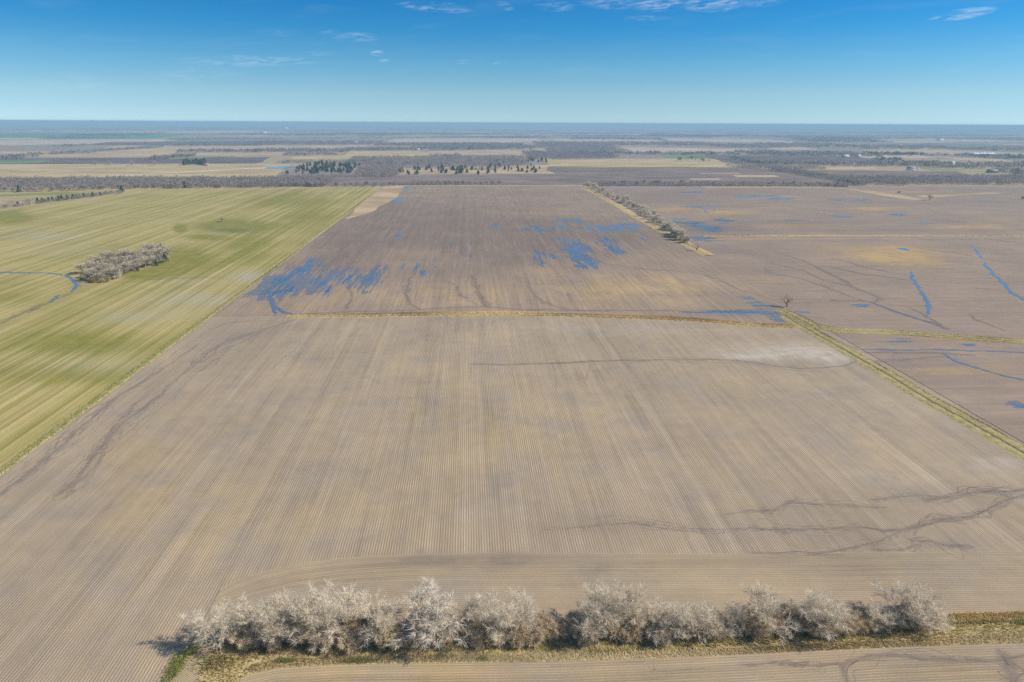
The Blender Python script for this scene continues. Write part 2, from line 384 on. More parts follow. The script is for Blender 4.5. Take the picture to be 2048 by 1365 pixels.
patch('farmland', [(-60, 392), (240, 379), (160, 396), (-60, 412)], 'olive'); patch('farmland', [(-60, 402), (120, 396), (60, 407), (-60, 416)], 'tan')
# middle
band('pasture', 660, 880, 302, 322, 'gold', 304, 321); band('pasture', 575, 655, 313, 322, 'gold'); band('pasture', 860, 1060, 303, 312, 'tan', 300, 309)
band('pasture', 512, 730, 291, 297, 'tan'); band('pasture', 780, 1080, 278, 286, 'pink', 277, 285); band('pasture', 790, 1110, 338, 350, 'tan', 330, 348); band('pasture', 500, 560, 340, 353, 'gold')
band('farmland', 440, 900, 272, 277, 'olive'); band('pasture', 1050, 1120, 295, 303, 'tan'); band('pasture', 1024, 1052, 303, 313, 'tan')
band('plowed_field', 560, 1135, 353, 371, 'brown', 349.5, 371.5)
# right
band('pasture', 1090, 1500, 318, 334, 'gold', 318, 336); band('pasture', 1220, 1520, 294, 305, 'pink', 298, 309); band('farmland', 1328, 1445, 310, 316, 'green'); band('pasture', 1120, 1320, 278, 286, 'pink')
band('pasture', 1330, 1560, 276, 283, 'pink', 279, 287); band('plowed_field', 1440, 1760, 310, 330, 'dark', 314, 324); band('plowed_field', 1112, 1640, 333, 371, 'brown', 337, 372)
band('pasture', 1380, 1440, 357.5, 360, 'tan'); band('pasture', 1400, 1480, 346.5, 348.5, 'tan'); band('pasture', 1470, 1600, 351, 355, 'tan'); band('pasture', 1510, 1760, 330.5, 339, 'tan', 334, 341)
band('plowed_field', 1560, 1960, 340, 367, 'brown', 344, 362); band('pasture', 1715, 1860, 311, 317, 'pink'); band('pasture', 1740, 1960, 300, 306, 'tan', 303, 311); band('pasture', 1900, 2020, 313, 324, 'tan', 318, 325)
band('pasture', 1770, 1890, 282, 286, 'pink'); band('pasture', 1850, 2100, 334, 343, 'olive', 340, 349); band('farmland', 1540, 1570, 280, 286, 'pink'); band('pasture', 1536, 1620, 295, 300, 'pink')
# thin pale fields in the far distance
for (x0, x1, ya, yb, k) in [(1110, 1220, 263, 265.2, 'pink'), (1058, 1290, 268.6, 271.5, 'pink'), (880, 1050, 256, 258, 'tan'), (1290, 1380, 258, 261, 'pink'), (1690, 1720, 268.5, 270, 'tan'), (870, 910, 261, 264, 'tan'),
        (210, 260, 262.5, 264, 'tan'), (50, 75, 261, 263, 'pale'), (565, 640, 257, 258, 'tan'), (760, 800, 247.5, 249, 'tan'), (1024, 1055, 249, 250.5, 'pale'), (930, 1020, 270, 272, 'pink'), (700, 760, 263, 265, 'tan'),
        (1880, 1990, 281, 284, 'pink'), (1600, 1640, 270, 271.5, 'tan'), (2000, 2048, 288, 291, 'tan'), (520, 610, 267, 270, 'pink')]:
    band('farmland', x0, x1, ya, yb, k)
def random_far():
    r = np.random.default_rng(31)
    for i in range(150):
        y = 252+22*r.random()**1.4; x = r.uniform(-150, 2200); w = r.uniform(15, 80)
        y += (x-1024)*0.0049; hgt = (y-246-(x-1024)*0.0049)*r.uniform(0.03, 0.10)
        band('farmland', x, x+w, y, y+hgt, ['tan', 'pink', 'brown', 'olive', 'tan', 'dark'][r.integers(6)])
random_far()

# ------------------------------------------------------------------ near fields
XL, XR = -172.0, 222.0
def seg_dist(P, A, B):
    d = B-A; t = np.clip(((P-A)@d)/max(d@d, 1e-9), 0, 1); return np.linalg.norm(P-(A+t[:, None]*d), axis=1)
RILL = []
CHAN = []   # (world polyline, half width m)
def chan(pts, w, seed=None, amp=0.05):
    CHAN.append((fractal(GL(pts), 4, min(amp, .055), len(CHAN) if seed is None else seed), w))
def braid(pts, w, n=3, spread=6, amp=0.055):
    """a washed flow path: a main thread and wandering side threads in the photograph's coordinates"""
    chan(pts, w, amp=amp); RILL.append((pts, w, spread, n))
    r = np.random.default_rng(len(CHAN)*13+5)
    for k in range(int(n*2.5)):
        a = r.integers(0, max(1, len(pts)-2)); e = r.integers(a+2, len(pts)+1) if a+2 <= len(pts) else len(pts)
        sub = [(x+r.normal()*spread*1.6, y+r.normal()*spread) for x, y in pts[a:e]]
        if len(sub) > 1: chan(sub, w*r.uniform(0.25, 0.6), amp=amp)
# eastern wash in the near field
braid([(2075, 975), (2010, 985), (1950, 983), (1900, 995), (1850, 1000)], 1.0, 4, 5)
braid([(1905, 995), (1840, 990), (1800, 993), (1740, 1000)], .35, 2, 4)
braid([(2075, 985), (2010, 1000), (1975, 1022), (1930, 1036), (1880, 1042), (1820, 1058), (1760, 1064)], .75, 4, 6)
braid([(1790, 1062), (1720, 1055), (1640, 1058), (1560, 1060), (1500, 1056)], .45, 5, 5)
braid([(1770, 1016), (1700, 1013), (1640, 1010), (1580, 1003), (1550, 1022), (1500, 1020), (1450, 1030)], .45, 4, 5)
braid([(1800, 1065), (1750, 1085), (1690, 1100), (1640, 1105), (1500, 1106)], .4, 3, 5)
braid([(1940, 1092), (1890, 1092), (1850, 1082), (1820, 1080)], .7, 2, 4)
braid([(1840, 1088), (1800, 1102), (1740, 1100)], .35, 2, 4)
braid([(1500, 1058), (1420, 1060), (1330, 1050), (1250, 1045), (1150, 1055), (1080, 1062)], .16, 5, 5)
# western wash
braid([(590, 640), (540, 655), (490, 672), (440, 690), (400, 720), (385, 735)], .9, 4, 6)
braid([(385, 735), (340, 770), (290, 815), (240, 850), (205, 890), (160, 950), (120, 990)], .6, 6, 9)
braid([(470, 690), (430, 720), (395, 745)], .5, 2, 5)
braid([(395, 690), (330, 735), (250, 785), (180, 840), (120, 895), (60, 945), (-20, 1000)], .65, 4, 7)
braid([(560, 642), (500, 642), (450, 648), (420, 660)], .5, 2, 4)
chan([(540, 740), (600, 690), (640, 655)], .3); chan([(660, 720), (690, 680), (720, 655)], .25)
# middle drain
braid([(1715, 722), (1690, 732), (1650, 736), (1600, 738), (1550, 732), (1500, 724), (1420, 719), (1330, 720), (1250, 722), (1150, 725), (1060, 728), (1000, 730), (940, 729)], .8, 3, 3, .05)
chan([(1600, 700), (1650, 712), (1690, 700), (1700, 715)], .25); chan([(1560, 705), (1620, 697)], .2)
for (x, y0, y1, dx) in [(1025, 732, 770, 4), (1105, 732, 775, 10), (1145, 730, 765, 16), (1180, 730, 760, -8), (1205, 730, 760, 22), (1255, 728, 755, 18), (1300, 726, 748, 20), (1330, 725, 760, 26), (940, 732, 760, 1)]:
    chan([(x, y0), (x+dx*.5, (y0+y1)/2), (x+dx, y1)], .28)
braid([(2075, 925), (2020, 890), (1960, 850), (1900, 812), (1850, 795)], .35, 4, 7); braid([(1620, 660), (1680, 685), (1720, 700)], .6, 2, 3)
# flooded field
braid([(838, 530), (818, 560), (812, 590), (820, 608), (845, 620)], 1.0, 2, 3); braid([(940, 550), (952, 570), (962, 592), (972, 614)], 1.3, 2, 3)
braid([(870, 572), (910, 582), (920, 592), (945, 606), (968, 614)], .5, 1, 2); braid([(885, 562), (912, 570), (922, 590)], .6, 1, 2)
braid([(1048, 540), (1058, 570), (1070, 592), (1085, 603), (1110, 612), (1135, 620), (1200, 622)], .7, 2, 3)
braid([(1210, 528), (1270, 537), (1350, 543), (1400, 548), (1430, 558), (1480, 580), (1550, 602)], .8, 2, 3)
braid([(600, 628), (700, 624), (800, 622), (900, 616), (970, 614), (1050, 620), (1200, 622), (1350, 622), (1500, 628)], .8, 2, 1.5, .02)
chan([(700, 570), (705, 595), (695, 618)], 1.2); chan([(660, 575), (655, 595)], .7)
# bedded fields on the east side
Z8 = lambda L: [(1500+x/3.737, 420+y/3.737) for x, y in L]
for L, w in [([(200, 310), (370, 370), (500, 430), (620, 490), (700, 530), (760, 580), (900, 630), (965, 660), (930, 690)], 1.1), ([(160, 400), (400, 460), (560, 530), (740, 570)], .8), ([(100, 430), (150, 470), (400, 520), (600, 590), (720, 640), (900, 690)], .9),
        ([(900, 690), (1100, 770), (1300, 830), (1480, 890)], 1.6), ([(600, 430), (830, 480), (1000, 500), (1210, 530)], 1.2), ([(600, 360), (740, 395), (850, 430), (1030, 465), (1210, 490)], .8), ([(580, 680), (800, 680), (920, 690)], .7),
        ([(1300, 800), (1380, 830), (1460, 890)], 1.2), ([(1640, 780), (1680, 820), (1820, 870), (1900, 900)], .8), ([(1260, 290), (1450, 310), (1650, 345)], .8), ([(1740, 372), (1900, 388), (2060, 405)], .9), ([(1750, 215), (1900, 235), (2060, 255)], 1.0),
        ([(1160, 720), (1250, 760), (1330, 800)], .8), ([(420, 20), (560, 30), (640, 50)], .9), ([(1640, 580), (1900, 600), (2060, 660)], .5)]:
    braid(Z8(L), w, 2, 1.5, .06)
braid([(1730, 705), (1800, 705), (1880, 706), (1950, 712)], .8, 3, 3); braid([(1740, 725), (1820, 718), (1890, 714)], .7, 2, 3); chan([(1780, 715), (1840, 735), (1900, 750)], .4)
# bottom field erosion
braid([(1695, 1380), (1688, 1350), (1684, 1332), (1700, 1322), (1740, 1313), (1790, 1311), (1850, 1318), (1910, 1322), (1990, 1322), (2060, 1310)], .55, 3, 3, .05)
braid([(1480, 1330), (1550, 1328), (1600, 1330), (1640, 1330), (1685, 1328)], .22, 4, 3, .05); braid([(2010, 1312), (2020, 1330), (2030, 1370)], 1.5, 2, 4)
chan([(1290, 1324), (1295, 1334), (1310, 1344), (1340, 1342), (1380, 1338), (1420, 1335)], .2, amp=.05); chan([(1305, 1326), (1308, 1338), (1330, 1344)], .18, amp=.05); chan([(1100, 1334), (1200, 1328), (1290, 1323)], .16, amp=.01)
# wheat field
braid([(150, 566), (200, 566), (260, 564), (330, 558), (400, 555), (450, 556)], .9, 1, 1.5); braid([(145, 585), (100, 605), (50, 625), (0, 650)], 1.2, 2, 4)

# soft stains: (cx, cy, rx, ry, strength)
WET = [(980, 1119, 200, 11, 1.0), (1015, 1122, 40, 18, .7), (850, 1122, 60, 12, .6), (760, 1128, 60, 8, .4), (1450, 1122, 180, 12, .45), (1720, 1130, 70, 25, .5), (1700, 1075, 120, 20, .35), (1930, 985, 110, 20, .5), (1960, 1010, 60, 22, .4), (1880, 1090, 60, 10, .6),
       (1250, 1055, 250, 18, .35), (1600, 1025, 130, 18, .35), (430, 710, 70, 35, .45), (470, 670, 90, 20, .5), (330, 790, 60, 30, .35), (230, 860, 60, 40, .25), (60, 960, 80, 30, .35), (1600, 725, 120, 10, .3), (1650, 670, 80, 12, .5), (500, 640, 90, 10, .4),
       (620, 800, 30, 25, .2), (1880, 850, 40, 30, .25), (1450, 790, 60, 25, .2),
       # flooded field: dark damp middle
       (900, 460, 420, 55, .45), (950, 410, 330, 45, .35), (1100, 520, 320, 40, .2),
       (900, 470, 240, 35, .75), (700, 490, 90, 50, .7), (640, 535, 90, 30, .65), (1150, 490, 130, 40, .55), (1000, 520, 120, 40, .5), (1250, 465, 110, 18, .6), (820, 545, 120, 20, .45), (560, 590, 30, 40, .6), (1330, 490, 80, 30, .3), (700, 605, 40, 15, .4),
       (1520, 610, 70, 22, .6), (1480, 628, 120, 6, .5), (850, 420, 160, 20, .35), (1000, 385, 220, 9, .3), (770, 400, 40, 22, .6), (1050, 445, 250, 10, .4),
       # east
       (1440, 460, 110, 12, .8), (1350, 400, 120, 12, .55), (1600, 445, 160, 7, .6), (1450, 385, 220, 7, .5), (1800, 460, 260, 7, .6), (1950, 385, 150, 10, .6), (1750, 405, 180, 6, .5), (1480, 500, 70, 16, .4), (1560, 520, 60, 30, .3), (1700, 425, 120, 6, .4), (1990, 405, 100, 8, .5), (1420, 415, 60, 6, .4), (1900, 725, 150, 10, .3), (1900, 770, 100, 20, .3), (1920, 440, 150, 7, .4),
       # bottom field
       (1850, 1322, 130, 10, .5), (2030, 1340, 30, 30, .6), (1350, 1340, 80, 8, .2)]
TAN = [(1150, 1040, 10, 10, .0), (1000, 850, 170, 90, .35), (300, 1000, 140, 90, .35), (260, 910, 70, 30, .4), (700, 1000, 250, 90, .25), (1300, 570, 110, 22, .9), (1200, 590, 70, 22, .9), (1085, 540, 40, 20, .6), (700, 595, 60, 18, .5), (880, 590, 100, 18, .5), (1000, 590, 70, 20, .4), (1350, 590, 80, 22, .4), (1050, 430, 180, 8, .35), (850, 390, 150, 10, .25), (600, 610, 50, 18, .5),
       (1790, 515, 80, 14, 1.1), (1750, 500, 100, 10, .8), (1500, 475, 150, 6, .4), (1840, 525, 60, 12, .5), (1355, 418, 50, 7, .9), (1450, 425, 60, 5, .9), (1940, 455, 80, 5, .9), (1580, 453, 70, 4, .7), (1740, 418, 60, 4, .9), (2000, 440, 60, 4, .6), (1900, 740, 120, 12, .4), (1540, 560, 60, 12, .2), (1840, 384, 90, 3, .6),
       (1900, 1345, 120, 14, .6), (900, 1345, 400, 20, .5)]
PALE = [(1590, 705, 115, 17, 1.0), (1500, 714, 60, 9, .7), (1670, 718, 35, 14, .9), (1250, 660, 200, 12, .25), (1900, 840, 30, 40, .2), (1750, 820, 200, 60, .15), (1800, 950, 150, 30, .2), (2000, 930, 60, 20, .5)]
W_GREEN = [(360, 457, 10, 7, 1.4), (470, 452, 70, 10, .9), (410, 475, 40, 6, .6), (360, 520, 60, 22, .8), (290, 550, 70, 10, .7), (180, 690, 130, 25, .5), (30, 600, 90, 20, .3), (500, 500, 60, 40, .4), (20, 435, 40, 12, .8), (620, 430, 60, 40, .3), (130, 750, 150, 20, .4), (560, 400, 120, 14, .2)]
W_PALE = [(400, 600, 110, 16, .9), (500, 555, 40, 14, 1.0), (300, 630, 90, 12, .5), (60, 470, 90, 10, .4), (110, 475, 50, 6, .6), (250, 640, 60, 12, .4), (380, 565, 60, 10, .4), (200, 730, 150, 25, .3), (130, 500, 80, 14, .3)]
W_WET = [(465, 462, 40, 5, .7), (150, 570, 20, 12, .3)]
def soft(px, py, L):
    a = np.zeros(len(px))
    for cx, cy, rx, ry, s in L:
        q = ((px-cx)/rx)**2+((py-cy)/ry)**2; a += s*np.exp(-q*1.1)
    return np.clip(a, 0, 1.2)
def field(name, mat, xs, ylo, yhi, ny, rowfn, wheat=False):
    xs = np.asarray(xs); nx = len(xs)-1
    a = np.interp(xs, ylo[0], ylo[1]); b = np.interp(xs, yhi[0], yhi[1]); t = np.linspace(0, 1, ny+1)
    X = np.tile(xs, (ny+1, 1)); Y = a[None, :]*(1-t[:, None])+b[None, :]*t[:, None]
    P = np.column_stack([X.ravel(), Y.ravel()])
    i = (np.arange(ny)[:, None]*(nx+1)+np.arange(nx)[None, :]).ravel()
    Fq = np.column_stack([i, i+1, i+nx+2, i+nx+1])
    px, py = project(P)
    ch = np.full(len(P), 4.0); lo, hi = P.min(0)-6, P.max(0)+6
    for L, w in CHAN:
        if (L.max(0) < lo).any() or (L.min(0) > hi).any(): continue
        m = ((P > L.min(0)-4*w-2) & (P < L.max(0)+4*w+2)).all(1)
        if not m.any(): continue
        idx = np.nonzero(m)[0]; Q = P[idx]; d = np.full(len(Q), 1e9)
        for A, B in zip(L[:-1], L[1:]):
            mm = ((Q > np.minimum(A, B)-4*w-1) & (Q < np.maximum(A, B)+4*w+1)).all(1)
            if mm.any(): d[mm] = np.minimum(d[mm], seg_dist(Q[mm], A, B))
        ch[idx] = np.minimum(ch[idx], d/w)
    row, along = rowfn(P)
    at = {'row': row, 'along': along, 'chan': ch, 'wet': soft(px, py, W_WET if wheat else WET), 'tan': soft(px, py, W_GREEN if wheat else TAN), 'pale': soft(px, py, W_PALE if wheat else PALE)}
    return struct(mesh_obj(name, np.column_stack([P, np.zeros(len(P))]), Fq, mat, attrs=at))
wx = lambda pts: (GL(pts)[:, 0], GL(pts)[:, 1])
TERR = GL([(412, 634), (575, 633), (700, 632), (800, 631), (900, 629.5), (1000, 629), (1100, 630), (1200, 632), (1300, 636), (1400, 642), (1480, 648), (1530, 652), (1600, 655), (1640, 660)])
HEAD = GL([(376, 1300), (384, 1262), (402, 1218), (430, 1186), (475, 1160), (530, 1142), (600, 1127), (700, 1115), (820, 1109), (950, 1107), (1500, 1107), (2100, 1103)])
HX = np.concatenate([[-400, HEAD[0, 0]-.5], HEAD[:, 0], [400]]); HY = np.concatenate([[90, 90], HEAD[:, 1], [HEAD[-1, 1]]])
HEDGE = GL([(340, 1312), (420, 1300), (600, 1296), (900, 1292), (1200, 1292), (1400, 1284), (1600, 1274), (1800, 1262), (2048, 1256), (2200, 1253)])
BOT = GL([(440, 1372), (500, 1346), (560, 1333), (700, 1326), (900, 1324), (1100, 1322), (1300, 1315), (1500, 1306), (1700, 1296), (1900, 1288), (2048, 1284), (2200, 1280)])
ycol = lambda P: (P[:, 0], P[:, 1])
yrow = lambda P: (P[:, 1], P[:, 0])
field('tilled_field', M_soilA, np.arange(XL, XR+.1, 0.8), (HX, HY), (TERR[:, 0], TERR[:, 1]), 340, ycol)
field('field_headland', M_soilH, np.concatenate([np.arange(HEAD[0, 0], HEAD[0, 0]+20, .3), np.arange(HEAD[0, 0]+20, XR, 0.8)]), (BOT[:, 0], BOT[:, 1]-0.2), (HEAD[:, 0], HEAD[:, 1]), 70, lambda P: (np.interp(P[:, 0], HEAD[:, 0], HEAD[:, 1])-P[:, 1], P[:, 0]))
field('furrowed_field', M_soilH, np.arange(-75, XR, 0.7), ([-200, 400], [85, 85]), (BOT[:, 0], BOT[:, 1]), 75, lambda P: (np.interp(P[:, 0], BOT[:, 0], BOT[:, 1])-P[:, 1], P[:, 0]))
field('waterlogged_field', M_soilB, np.arange(XL, XR+.1, 1.3), (TERR[:, 0], TERR[:, 1]), ([-400, 400], [1400, 1400]), 560, ycol)
field('bedded_field', M_soilD, np.arange(XR, 1000, 1.6), (GL([(1600, 657), (1750, 664), (2048, 686), (2600, 735)])[:, 0], GL([(1600, 657), (1750, 664), (2048, 686), (2600, 735)])[:, 1]), ([200, 1000], [764, 752]), 260, yrow)
field('bedded_field', M_soilD, np.arange(XR, 1500, 2.5), ([200, 1000, 1500], [764, 752, 745]), ([200, 1500], [1400, 1400]), 200, yrow)
field('bedded_field', M_soilD, np.arange(XR, 700, 1.2), ([200, 900], [90, 90]), (GL([(1600, 657), (1750, 664), (2048, 686), (2600, 735)])[:, 0], GL([(1600, 657), (1750, 664), (2048, 686), (2600, 735)])[:, 1]), 230, yrow)
field('wheat_field', M_wheat, np.arange(-1200, XL+.1, 2.0), ([-1400, 0], [90, 90]), ([-1400, 0], [1400, 1400]), 640, ycol, wheat=True)

# ------------------------------------------------------------------ standing water
def vnoise(X, Y, seed):
    r = np.random.default_rng(seed); T = r.random((64, 64))
    xi, yi = np.floor(X).astype(int), np.floor(Y).astype(int); fx, fy = X-xi, Y-yi
    fx = fx*fx*(3-2*fx); fy = fy*fy*(3-2*fy); g = lambda a, b: T[a % 64, b % 64]
    return (g(xi, yi)*(1-fx)+g(xi+1, yi)*fx)*(1-fy)+(g(xi, yi+1)*(1-fx)+g(xi+1, yi+1)*fx)*fy
def puddle(cx, cy, rx, ry, label_dir='y', fill=0.5, seed=0):
    """shallow water lying between crop rows: long thin lenses aligned with the rows"""
    c = G(cx, cy); ex = abs(G(cx+rx, cy)[0]-c[0]); ey = abs(G(cx, cy-ry)[1]-G(cx, cy+ry)[1])/2
    dx, dy = (0.8, 1.6) if label_dir == 'y' else (2.4, 0.8)
    xs = np.arange(-ex*1.4, ex*1.4, dx); ys = np.arange(-ey*1.4, ey*1.4, dy)
    if len(xs) < 3 or len(ys) < 3: return
    X, Y = np.meshgrid(xs, ys)
    q = (X/ex)**2+(Y/ey)**2
    WX, WY = X+c[0]+500, Y+c[1]
    n = 0.6*vnoise(WX/1.2, WY/20, seed) + 0.4*vnoise(WX/7, WY/18, seed+1) if label_dir == 'y' else 0.6*vnoise(WX/14, WY/1.7, seed)+0.4*vnoise(WX/30, WY/7, seed+1)
    m = ((n-0.5)*2.4 + (1-q)*0.40 + (fill-0.62)*1.15) > 0
    j, i = np.nonzero(m)
    if len(j) < 4: return
    ov = 0.47
    V, Fq = [], []
    ins = np.random.default_rng(seed).uniform(-.2, .2, (len(j), 2))
    x0 = c[0]+xs[i]; y0 = c[1]+ys[j]
    B = np.column_stack([x0, y0])
    gap = (0.36 if label_dir == 'y' else 0.0, 0.0 if label_dir == 'y' else 0.3)
    filled = (1-q[j, i])+(n[j, i]-.5)*1.6 > 0.95
    gx = np.where(filled, 0.0, gap[0]); gy = np.where(filled, 0.0, gap[1])
    V = np.stack([np.column_stack([B[:, 0]+gx, B[:, 1]+gy]), np.column_stack([B[:, 0]+dx, B[:, 1]+gy]), np.column_stack([B[:, 0]+dx, B[:, 1]+dy]), np.column_stack([B[:, 0]+gx, B[:, 1]+dy])], 1).reshape(-1, 2)
    Fq = np.arange(len(V)).reshape(-1, 4)
    struct(mesh_obj('puddle', np.column_stack([V, np.full(len(V), 0.012+(seed % 61)*.0011)]), Fq, M_water))
sd_ = 100
for p in [(572, 562, 44, 25, .92), (603, 540, 16, 14, .45), (640, 566, 15, 16, .85), (672, 556, 18, 18, .85), (705, 555, 18, 18, .45), (742, 556, 22, 20, .6), (622, 524, 12, 8, .42), (650, 528, 14, 5, .42), (735, 575, 14, 10, .35), (660, 580, 10, 12, .35), (558, 580, 34, 10, .5),
          (833, 535, 8, 8, .45), (868, 535, 6, 6, .4), (845, 545, 6, 6, .3), (805, 538, 6, 8, .35),
          (1138, 484, 22, 7, .55), (1155, 494, 20, 8, .8), (1140, 502, 18, 6, .4), (1158, 514, 16, 9, .8), (1183, 524, 14, 10, .55), (1158, 530, 10, 8, .5), (1110, 514, 10, 5, .35), (1213, 484, 22, 8, .45), (1236, 503, 16, 9, .5), (1080, 515, 13, 16, .45), (1132, 514, 6, 4, .3),
          (1075, 458, 26, 5, .48), (1125, 456, 12, 5, .5), (1178, 457, 12, 5, .45), (1203, 457, 12, 6, .6), (1232, 457, 18, 6, .55), (1262, 454, 20, 6, .65), (1127, 441, 12, 4, .5), (1153, 440, 8, 5, .5), (1245, 437, 8, 3, .3), (1240, 450, 6, 3, .3),
          (935, 505, 8, 10, .28), (905, 490, 6, 8, .25), (800, 470, 8, 6, .22), (990, 455, 12, 5, .3), (815, 378, 14, 3, .6), (795, 400, 12, 5, .35), (1290, 480, 10, 3, .25)]:
    sd_ += 3; puddle(*p[:4], 'y', p[4], sd_)
for p in [(1407, 453, 24, 8, .6), (1445, 441, 18, 2.2, .5), (1352, 444, 12, 2.4, .5), (1402, 479, 28, 4, .55), (1435, 490, 12, 3, .4), (1360, 438, 25, 2, .4), (1500, 438, 14, 1.5, .5), (1490, 394, 20, 1.5, .5), (1520, 392, 25, 1.5, .55), (1420, 412, 20, 2, .4), (1385, 414, 18, 2, .35),
          (1685, 434, 16, 2, .6), (1800, 430, 22, 1.5, .5), (1850, 448, 22, 1.6, .45), (1560, 398, 24, 1.5, .5), (1700, 400, 40, 1.6, .4), (1590, 440, 18, 1.5, .35), (1380, 385, 22, 1.2, .4), (1400, 361, 25, 1.0, .6), (1460, 360, 16, .8, .5), (1105, 358, 24, 1.0, .6), (1060, 359, 20, .8, .4), (1300, 341, 25, .7, .4), (1690, 351, 20, .6, .6), (1760, 353, 18, .7, .6),
          (1500, 625, 90, 4, .42), (1560, 636, 24, 8, .58), (1440, 623, 60, 3, .38), (1530, 615, 35, 8, .40), (1500, 600, 20, 10, .22), (1800, 676, 20, 5, .5), (2035, 812, 16, 8, .30), (1720, 612, 18, 3, .3), (1785, 685, 35, 3, .4), (1935, 690, 12, 3, .35)]:
    sd_ += 3; puddle(*p[:4], 'x', p[4], sd_)
def ribbon(name, pts, w, mat, z=0.03, jitter=0.25, seed=0, amp=0.06, taper=True):
    L = fractal(GL(pts), 4, amp, seed+900); r = np.random.default_rng(seed)
    d = np.gradient(L, axis=0); d /= np.maximum(np.linalg.norm(d, axis=1), 1e-6)[:, None]; n = np.column_stack([-d[:, 1], d[:, 0]])
    k = len(L); t = np.linspace(0, 1, k)
    prof = np.clip(np.minimum(t, 1-t)*8+0.25, 0, 1) if taper else np.ones(k)
    wa = w*prof*(1+r.normal(0, jitter, k)); wb = w*prof*(1+r.normal(0, jitter, k))
    V = np.empty((2*k, 3)); V[0::2, :2] = L+n*np.abs(wa)[:, None]/2; V[1::2, :2] = L-n*np.abs(wb)[:, None]/2; V[:, 2] = z
    i = np.arange(k-1)*2
    return mesh_obj(name, V, np.column_stack([i, i+1, i+3, i+2]), mat)
for i, (pts, w) in enumerate([([(540, 583), (543, 600), (553, 616), (566, 626), (592, 629)], 4.2), ([(547, 596), (545, 615), (552, 630)], 3.0),
        ([(1823, 543), (1830, 562), (1843, 585), (1852, 600), (1858, 615), (1857, 628), (1852, 634)], 3.4), ([(1943, 491), (1955, 505), (1963, 518)], 2.4), ([(1970, 525), (1985, 545), (2005, 565), (2030, 590), (2060, 606)], 3.4),
        ([(1745, 606), (1775, 617), (1810, 630), (1850, 642), (1885, 650)], 1.8), ([(1725, 699), (1800, 701), (1880, 700), (1960, 702), (2080, 706)], 2.2), ([(1884, 706), (1910, 722), (1960, 738), (2010, 752), (2080, 768)], 2.8),
        ([(-30, 545), (50, 546), (100, 547), (130, 551), (148, 561), (155, 571), (147, 580), (143, 584)], 3.6), ([(120, 590), (105, 602), (98, 606)], 2.4), ([(1400, 415), (1412, 419), (1410, 424), (1416, 428)], 3.0), ([(1395, 362), (1404, 380), (1402, 385)], 2.5)]):
    struct(ribbon('stream', pts, w*.75, M_stream, 0.085+i*.003, .45, i, .035))
c = G(1808, 499); th = np.linspace(0, 2*np.pi, 25)[:-1]
Vp = np.column_stack([c[0]+4.2*np.cos(th)*(1+.2*np.sin(3*th)), c[1]+9*np.sin(th)*(1+.15*np.cos(2*th)), np.full(24, .02)])
Vp = np.vstack([Vp, [[c[0], c[1], .02]]]); struct(mesh_obj('pond', Vp, [(i, (i+1) % 24, 24) for i in range(24)], M_water))
o = patch('pond', [(528, 337.5), (560, 338), (592, 334), (585, 332), (560, 333), (535, 335)], 'pale'); o.data.materials[0] = M_water

M_rill = plain_mat('wet_silt', (0.165, 0.130, 0.112), (0.275, 0.212, 0.165), 0.22, contrast=(.42, .62))
def rills():
    for q, (pts, w, spread, n) in enumerate(RILL):
        r = np.random.default_rng(500+q); P = GL(pts); seg = np.linalg.norm(np.diff(P, axis=0), axis=1); cum = np.concatenate([[0], np.cumsum(seg)])
        D = math.hypot(np.hypot(*P.mean(0)), CAM_H); VV, FF, off = [], [], 0
        for k in range(3+2*n):
            a, b = sorted(r.random(2)) if k else (0, 1)
            if b-a < .15: b = min(1, a+.3)
            m = max(8, int((b-a)*cum[-1]/2.0)); t = np.linspace(a, b, m)*cum[-1]
            L = np.column_stack([np.interp(t, cum, P[:, 0]), np.interp(t, cum, P[:, 1])])
            ker = np.ones(5)/5
            if m > 12: L[2:-2, 0] = np.convolve(L[:, 0], ker, 'valid'); L[2:-2, 1] = np.convolve(L[:, 1], ker, 'valid')
            d = np.gradient(L, axis=0); d /= np.maximum(np.linalg.norm(d, axis=1), 1e-6)[:, None]; nn = np.column_stack([-d[:, 1], d[:, 0]])
            u = np.linspace(0, 1, m); A = (0 if k == 0 else r.normal()*(.8+spread*.40)*D/330); ph = r.uniform(0, 6.28, 4)
            o = A*np.sin(np.pi*u)**.6*(1+.5*np.sin(u*7+ph[0]))+.35*np.sin(t/3.1+ph[1])+.22*np.sin(t/1.3+ph[2])+.6*np.sin(t/9+ph[3])*(k > 0)
            L = L+nn*o[:, None]; ww = (w*.5 if k == 0 else r.uniform(.12, .3)*max(w, .4)*1.1)*np.clip(np.minimum(u, 1-u)*9, .15, 1)*r.uniform(.5, 1.4, m)
            V = np.empty((2*m, 3)); V[0::2, :2] = L+nn*ww[:, None]/2; V[1::2, :2] = L-nn*ww[:, None]/2; V[:, 2] = .006+.0016*(k % 12)+.0004*(q % 4)
            i = np.arange(m-1)*2; VV.append(V); FF.append(np.column_stack([i, i+1, i+3, i+2])+off); off += 2*m
        struct(mesh_obj('rivulet', np.concatenate(VV), np.concatenate(FF), M_rill))
rills()

